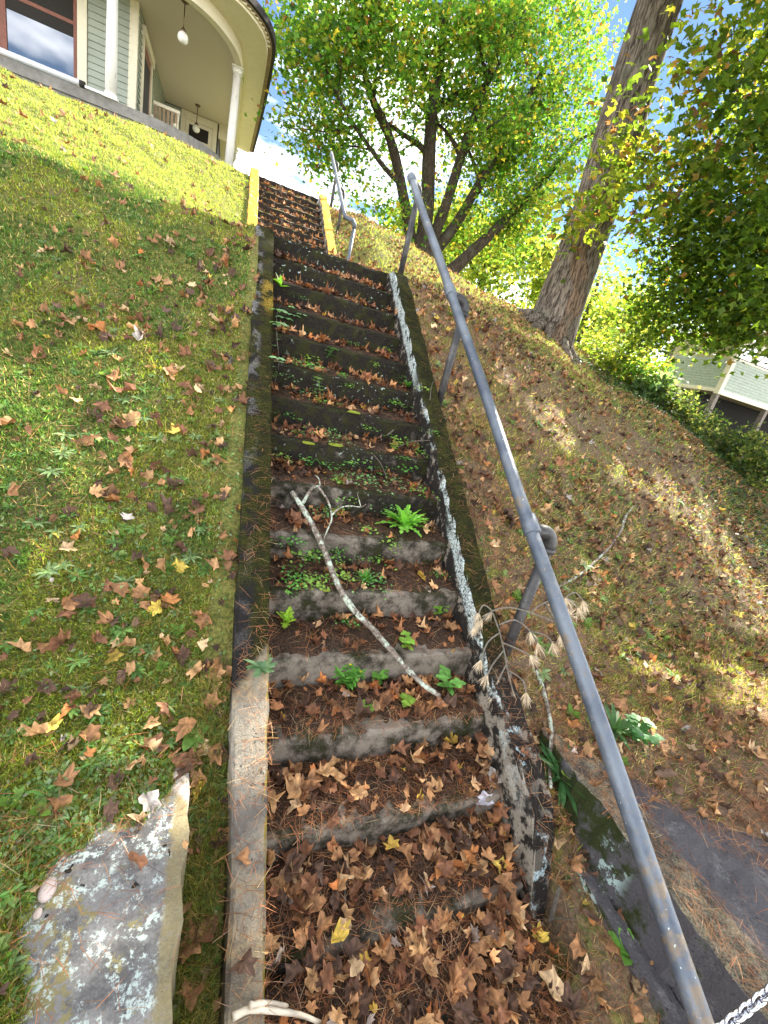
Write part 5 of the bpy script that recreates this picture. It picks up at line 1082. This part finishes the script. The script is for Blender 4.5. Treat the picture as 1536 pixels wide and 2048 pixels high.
# creeping vine with five-part leaves over the left cheek wall
vn = empty('creeper_vine', tuple(at(548, 690))); vst = MB(); vp = []
for (a_, b_, dz) in ((560, 625, .05), (550, 655, .09), (548, 700, .06), (556, 740, .05), (548, 775, .03)):
    p = at(a_, b_); vp.append((max(p[0], .01), p[1], p[2] + dz))
vst.tube(spline(vp, 5), .0022, 5); par(vst.build('stem', M_TWIG, None, True), vn); tag(vn, 'creeper with five-part leaves climbing over the left cheek wall', 'vine')
vr = np.random.default_rng(3)
for (a_, b_, s_) in ((548, 640, 1.2), (566, 655, 1.1), (542, 665, 1.2), (556, 672, 1.1), (585, 650, .9), (560, 700, .8), (552, 712, .7), (548, 738, .8), (556, 745, .6), (600, 648, .7), (576, 632, .7), (548, 755, .5)):
    p = at(a_, b_); O_, F_, C_ = [], [], []; an0 = vr.uniform(0, 6.28); c_ = np.array((.20, .38, .16)) * vr.uniform(.8, 1.2)
    for k in range(5):
        an = an0 + (k - 2) * .75; d = np.array([cos(an), sin(an), .1]); blade(O_, F_, C_, (max(p[0], .01), p[1], p[2] + .07), d / np.linalg.norm(d), np.array([0, -.3, .95]), .070 * s_, .017 * s_, c_, 4, .7)
    par(link('vine_leaf', npmesh('vine_leaf', np.array(O_), np.array(F_), M_WEED, np.array(C_))), vn)
# chickweed clumps
def clump(r, n, rad, s_, c):
    P = np.stack([r.normal(0, rad, n), r.normal(0, rad * .7, n), r.uniform(.008, .035, n)], -1); O, F = leafset(1, 'q', r, 1, None); O = O.copy(); O[:, 0] *= 1.7
    V, FF, CC = scatter(O, F, rotm(r, n, .7), P, r.uniform(.7, 1.2, n) * s_, pick(r, n, [c, tuple(q * 1.4 for q in c)], [1, 1], .1)); return npmesh('chickweed', V, FF, M_WEED, CC)
CL = [clump(r, 46, .035, .0095, (.08, .22, .04)), clump(r, 60, .045, .0095, (.14, .30, .05)), clump(r, 36, .030, .011, (.20, .33, .06)), clump(r, 70, .05, .008, (.12, .24, .08))]
for (a_, b_, v_, s_) in ((612, 925, 0, 1), (645, 935, 0, 1), (690, 935, 0, 1), (745, 945, 0, 1), (812, 945, 0, 1.1), (575, 838, 0, 1), (560, 920, 2, 1), (640, 870, 3, 1), (670, 885, 3, 1), (740, 862, 1, .8), (790, 880, 1, 1), (850, 915, 1, .9), (700, 960, 3, 1.1), (740, 975, 3, 1.1), (790, 970, 3, 1),
        (640, 1110, 1, .9), (670, 1120, 1, .8), (735, 1122, 1, .9), (585, 1150, 0, .9), (600, 1170, 1, .9), (630, 1180, 2, .9), (690, 1250, 0, .8), (560, 760, 3, 1), (600, 735, 3, 1), (700, 690, 1, .7), (800, 815, 1, .9), (690, 775, 1, .7), (680, 1020, 1, .7), (660, 1030, 0, .7), (600, 600, 3, .7), (860, 870, 0, .8), *[(float(r.uniform(560, 880)), float(b_), int(r.integers(0, 4)), float(r.uniform(.6, 1.1))) for b_ in r.uniform(700, 1180, 34)]):
    p = at(a_, b_); s_ *= 1.5; lb = '%s chickweed clump %s' % (('deep green', 'bright green', 'yellow-green', 'blue-green')[v_], place(p[0], p[1])); put(CL[v_], 'chickweed_clump', (p[0], p[1], p[2]), lb, 'weed', lb, s_)
# moss cushions
for (a_, b_, s_, lb) in ((706, 826, .038, 'bright moss cushion at the middle of a step edge, topmost of three'), (616, 888, .035, 'bright moss cushion hanging over the step edge on the left'), (672, 892, .04, 'flat bright moss cushion on the step edge under the topmost one'), (652, 1182, .022, 'small bright moss cushion beside the fallen branch')):
    p = at(a_, b_); mb = MB(); nu = 14
    V = [(p[0] + s_ * cos(t) * sin(f) * (1.1 + .2 * sin(3 * t + a_) + .18 * random.random()), p[1] + s_ * .55 * sin(t) * sin(f), p[2] + .004 + s_ * .35 * cos(f)) for f in np.linspace(.02, 1.75, 8) for t in np.linspace(0, 2 * pi, nu, endpoint=False)]
    F = [(i * nu + j, (i + 1) * nu + j, (i + 1) * nu + (j + 1) % nu, i * nu + (j + 1) % nu) for i in range(7) for j in range(nu)]; o = mb.add(V, F).build('moss_cushion', M_MOSS, None, True); tag(o, lb, 'moss')

# ------------------------------------------------------------------ sticks, branch, cones, chain
def onsurf(pts, dz):
    out = []
    for (a_, b_), h_ in zip(pts, dz): p = at(a_, b_); out.append((p[0], p[1], p[2] + h_))
    return out
def atz(px, py, t): return tuple(CAM + pray(px, py) * t)
def seen(pts, lift=.03):
    """points along a rigid stick: ends rest on the ground, the middle follows the straight line between them"""
    if 540 < pts[0][0] < 900 and 960 < pts[0][1] < 1000:
        out = []
        for q in pts:
            v = pray(*q); t = (ST * CAM[1] + .035 - CAM[2]) / (v[2] - ST * v[1]); out.append(tuple(CAM + v * t))
        return out
    if pts[0][0] > 1050 and pts[0][1] > 1000 and len(pts) > 5:
        return [(p[0], p[1], p[2] + lift) for p in (at(*q) for q in pts)]
    p0 = at(*pts[0]); p1 = at(*pts[-1]); p0[2] += lift; p1[2] += lift; out = []
    for q in pts:
        v = pray(*q); dd = p1 - p0; # closest point of the line to the viewing direction
        A_ = np.array([[v @ v, -(v @ dd)], [v @ dd, -(dd @ dd)]]); b_ = np.array([(p0 - CAM) @ v, (p0 - CAM) @ dd]); t, s_ = np.linalg.solve(A_, b_); p = p0 + dd * np.clip(s_, 0, 1); off = (CAM + v * t) - p; p = p + off
        out.append(tuple(p))
    return out
fb = empty('fallen_branch', (.35, -2.7, -1.95)); tag(fb, 'long lichen-crusted branch lying diagonally down across the steps', 'branch')
main = seen([(584, 984), (600, 1008), (622, 1045), (645, 1092), (663, 1140), (682, 1182), (712, 1225), (745, 1258), (780, 1298), (812, 1335), (845, 1368), (880, 1392)])
par(MB().tube(spline(main, 4), list(np.interp(np.linspace(0, 1, 45), [0, .1, .5, .8, 1], [.013, .014, .0155, .013, .010])), 10, wob=.35).build('stem', M_LICH, None, True), fb)
b1 = [main[3], atz(662, 1060, np.linalg.norm(np.array(main[3]) - CAM) - .02)]; 
d0 = lambda i: np.linalg.norm(np.array(main[i]) - CAM)
def bough(pts, t0, t1, rad, i=0): 
    par(MB().tube(spline([atz(a_, b_, t0 + (t1 - t0) * k / (len(pts) - 1)) for k, (a_, b_) in enumerate(pts)], 4), list(np.linspace(rad, rad * .45, 4 * (len(pts) - 1) + 1)), 7, wob=.3).build('twig', M_LICH, None, True), fb)
bough([(606, 1006), (616, 988), (626, 975), (640, 972)], d0(1), d0(1) - .03, .010); bough([(636, 972), (645, 985), (655, 1000), (662, 1020), (663, 1040), (655, 1060), (648, 1078)], d0(1) - .03, d0(3), .007)
bough([(662, 1032), (680, 1016), (700, 1012), (722, 1014), (732, 1008)], d0(2) - .03, d0(2) - .05, .005); bough([(640, 972), (638, 958), (630, 950)], d0(1) - .03, d0(1) - .05, .004); bough([(722, 1014), (718, 1000), (714, 985)], d0(2) - .05, d0(2) - .05, .003)
def stick(name, pts, rad, label, mat, lift=.02, cat='stick', tp_=.6):
    P = spline(seen(pts, lift), 4); o = MB().tube(P, list(np.linspace(rad, rad * tp_, len(P))), 7, wob=.3).build(name, mat, None, True); tag(o, label, cat); return o
stick('fallen_stick', [(1268, 1012), (1250, 1035), (1240, 1065), (1215, 1100), (1180, 1135), (1140, 1165), (1100, 1185)], .013, 'lichened stick curving over the bank right of the handrail', M_LICH)
stick('fallen_stick', [(1068, 1345), (1080, 1375), (1090, 1410), (1098, 1450), (1100, 1490), (1095, 1530), (1098, 1580)], .0135, 'crooked grey stick just outside the right cheek wall', M_LICH)
stick('fallen_stick', [(755, 1408), (770, 1430), (785, 1455), (797, 1490), (800, 1520)], .0045, 'thin curved twig hanging over the mossy riser', M_TWIG)
stick('fallen_stick', [(834, 1762), (845, 1820), (858, 1880), (870, 1950), (880, 2020)], .0035, 'long straight pale twig on the lowest leaves', M_TWIG)
stick('fallen_stick', [(690, 1765), (690, 1810), (688, 1852)], .0035, 'short upright twig in the lowest leaf pile', M_TWIG)
stick('fallen_stick', [(632, 1870), (650, 1850), (665, 1848), (690, 1865)], .004, 'short forked twig left in the lowest leaf pile', M_TWIG)
stick('fallen_stick', [(465, 2035), (500, 2020), (550, 2022), (600, 2030), (640, 2045)], .010, 'pale peeled stick at the foot of the left cheek wall', M_PEEL, .045)
stick('fallen_stick', [(500, 2010), (540, 2006), (575, 2012)], .008, 'shorter pale stick behind the peeled one', M_PEEL, .045)
stick('fallen_stick', [(1100, 1845), (1112, 1800), (1118, 1775)], .010, 'stub of grey stick at the tip of the right cheek wall', M_TWIG)
stick('fallen_stick', [(1090, 1842), (1115, 1836), (1155, 1840)], .004, 'thin twig crossing the stub of stick', M_TWIG)
stick('fallen_stick', [(1240, 1460), (1280, 1500), (1300, 1520), (1322, 1548)], .007, 'bare stick pointing at the pine cone right of the handrail', M_TWIG)
stick('fallen_stick', [(775, 870), (800, 850), (825, 838), (850, 815), (880, 790), (900, 775)], .006, 'dry branching twig propped on the right cheek wall', M_TWIG, .05)
stick('fallen_stick', [(795, 895), (820, 884), (850, 881), (884, 881)], .0045, 'thin twig laid flat across the right cheek wall', M_TWIG, .03)
stick('fallen_stick', [(860, 800), (864, 770), (875, 745)], .0035, 'upright twig tip beside the second handrail post', M_TWIG, .05)
stick('fallen_stick', [(1010, 830), (1040, 858), (1070, 880)], .005, 'thin stick high on the right bank beside the handrail', M_TWIG)
stick('fallen_stick', [(775, 958), (760, 925), (742, 905)], .0035, 'fine bent twig on the middle steps', M_TWIG)
stick('dry_stalk', [(1360, 1140), (1400, 1120), (1440, 1095), (1500, 1080), (1536, 1075)], .006, 'pale dry stalk at the right edge of the bank', M_TWIG)
# dead pine sprig over the right cheek wall
ps = empty('dead_pine_sprig', tuple(at(1010, 1280))); tag(ps, 'bleached dead pine sprig with tufts of needles beside the lowest handrail post', 'pine sprig'); pr = np.random.default_rng(12)
base_t = np.linalg.norm(at(1000, 1290) - CAM) - .10
stems_ = [[(1100, 1240), (1060, 1225), (1020, 1215), (985, 1222), (965, 1240)], [(985, 1225), (998, 1260), (1008, 1300), (1015, 1340), (1025, 1380), (1028, 1405)], [(1000, 1265), (975, 1285), (962, 1320)], [(1008, 1300), (985, 1330), (975, 1350)], [(1005, 1285), (1040, 1300), (1060, 1310)],
          [(1015, 1340), (1045, 1360), (1052, 1385)], [(998, 1250), (1030, 1240), (1060, 1262), (1075, 1285)], [(1060, 1225), (1090, 1205), (1130, 1195), (1155, 1215)], [(1090, 1205), (1110, 1240), (1120, 1270)], [(985, 1222), (968, 1210), (958, 1225), (952, 1250)], [(1130, 1195), (1150, 1185), (1165, 1200)], [(1012, 1330), (995, 1365), (990, 1390)], [(1060, 1262), (1090, 1270), (1105, 1285)], [(1100, 1240), (1130, 1250), (1140, 1230)]]
NV, NF, nb = [], [], 0
for st in stems_:
    P = [np.array(atz(a_, b_, base_t + .03 * sin(a_ * .05) + .0002 * (b_ - 1200))) for a_, b_ in st]; par(MB().tube(spline(P, 3), .0040, 5).build('twig', M_SPRIG, None, True), ps)
    e_ = P[-1]; dd = P[-1] - P[-2]; dd /= np.linalg.norm(dd)
    for rep in range(2 if len(st) > 3 else 1):
        c0 = e_ if rep == 0 else P[-2]
        for k in range(48):
            d = dd * .8 + np.array([0, 0, -.55]) + pr.normal(0, .33, 3); d /= np.linalg.norm(d); sd_ = np.cross(d, pr.normal(0, 1, 3)); sd_ /= np.linalg.norm(sd_); ln = pr.uniform(.045, .08); m_ = c0 + d * ln * .5 + np.array([0, 0, -.002]); t_ = c0 + d * ln + np.array([0, 0, -.006])
            NV += [c0 - sd_ * .0018, c0 + sd_ * .0018, m_ + sd_ * .0018, t_]; NF += [(nb, nb + 1, nb + 2), (nb, nb + 2, nb + 3)]; nb += 4
nd = link('needles', npmesh('needles', np.array(NV), np.array(NF), M_NEEDLE, np.tile((.62, .50, .34), (nb, 1)))); par(nd, ps); nd['kind'] = 'stuff'
# pine cones
def cone(px, py, ln, rad, ang, label, closed=False):
    p = at(px, py); e = empty('pine_cone', tuple(p)); tag(e, label, 'pine cone'); a_ = np.array([cos(ang), sin(ang), .05]); a_ /= np.linalg.norm(a_); b_ = np.cross(a_, [0, 0, 1]); b_ /= np.linalg.norm(b_); c_ = np.cross(b_, a_); o0 = np.array(p) + np.array([0, 0, rad * .75]) - a_ * ln / 2
    par(MB().tube([o0, o0 + a_ * ln * .3, o0 + a_ * ln * .7, o0 + a_ * ln], [rad * .5, rad * .62, rad * .5, rad * .12], 10).build('core', M_CONE, None, True), e); mb = MB(); k = 0; rows = 13
    for i in range(rows):
        t = (i + .5) / rows; rr = rad * (sin(pi * (t * .82 + .12)) ** .7); nsc = 9
        for j in range(nsc):
            th = 2 * pi * (j + .5 * (i % 2)) / nsc; u = cos(th) * b_ + sin(th) * c_; tg_ = -sin(th) * b_ + cos(th) * c_; q = o0 + a_ * ln * t; w_ = rad * .30; base = q + u * rr * .55; tip = q + u * rr * (.95 if closed else 1.15) + a_ * ln * .07; 
            mb.add([base - tg_ * w_ * .6, base + tg_ * w_ * .6, tip + tg_ * w_, tip - tg_ * w_, base - a_ * .004, tip - a_ * .005], [(0, 1, 2, 3), (4, 0, 3, 5), (1, 4, 5, 2)])
    par(mb.build('scales', M_CONE), e)['kind'] = 'stuff'
cone(1328, 1552, .125, .022, -.15, 'long pale closed pine cone on the retaining wall top', True); cone(1352, 1582, .055, .020, .9, 'stubby dark-tipped pine cone just below the long one')
cone(1436, 1622, .06, .026, .2, 'open pine cone lying in the pine needles at the right'); cone(1425, 1548, .06, .017, 1.2, 'small narrow pine cone upright in the leaves at the right'); cone(1183, 1838, .075, .016, -1.0, 'narrow cone in the leaves below the handrail', True)
# pale lichen leaf and stone
p = at(965, 1613); O, F = dead_leaf(np.random.default_rng(4), 18, True, .5); O = O * .062; O[:, 1] *= .8; me = npmesh('grey_leaf', O, F, M_DEAD, np.tile((.50, .48, .52), (len(O), 1)))
o = link('fallen_leaf', me); o.matrix_world = Matrix.Translation(Vector((p[0], p[1], p[2] + .035))) @ Matrix.Rotation(.3, 4, 'X'); tag(o, 'large pale lilac-grey leaf at the right end of the lowest clear step', 'leaf')
for (a_, b_, s_, lb) in ((95, 1782, .021, 'smooth pinkish oval stone at the left tip of the mossy wall top'), (75, 1830, .010, 'tiny pale pebble in the moss below the oval stone')):
    p = at(a_, b_); V = [(p[0] + s_ * 1.0 * cos(t) * sin(f), p[1] + s_ * 1.5 * sin(t) * sin(f), p[2] + s_ * .3 + s_ * .6 * cos(f)) for f in np.linspace(.03, 3.1, 10) for t in np.linspace(0, 2 * pi, 14, endpoint=False)]
    o = MB().add(V, [(i * 14 + j, (i + 1) * 14 + j, (i + 1) * 14 + (j + 1) % 14, i * 14 + (j + 1) % 14) for i in range(9) for j in range(14)]).build('pebble', plain('pebble_%d' % a_, (.42, .34, .31), .5, .1), None, True); tag(o, lb, 'stone')
# chain hooked to the lower end of the rail
chn = empty('steel_chain', (1.2, -4.2, -2.3)); tag(chn, 'short shiny steel chain running right from the bottom end of the handrail', 'chain')
c0 = np.array(atz(1438, 2062, 2.02)); c1 = np.array(atz(1545, 1978, 2.04)); nl_ = 9; ax = (c1 - c0) / np.linalg.norm(c1 - c0); pit = np.linalg.norm(c1 - c0) / (nl_ - 1)
for k in range(nl_):
    c = c0 + ax * pit * k; sd_ = np.cross(ax, [0, 0, 1]); sd_ /= np.linalg.norm(sd_); up_ = np.cross(sd_, ax); s_ = (sd_ + up_) / math.sqrt(2) if k % 2 else (sd_ - up_) / math.sqrt(2)
    P = [c + ax * (pit * .80) * cos(t) + s_ * (pit * .52) * sin(t) for t in np.linspace(0, 2 * pi, 17)]; par(MB().tube(P, pit * .21, 8, cap=False).build('link', M_CHROME, None, True), chn)
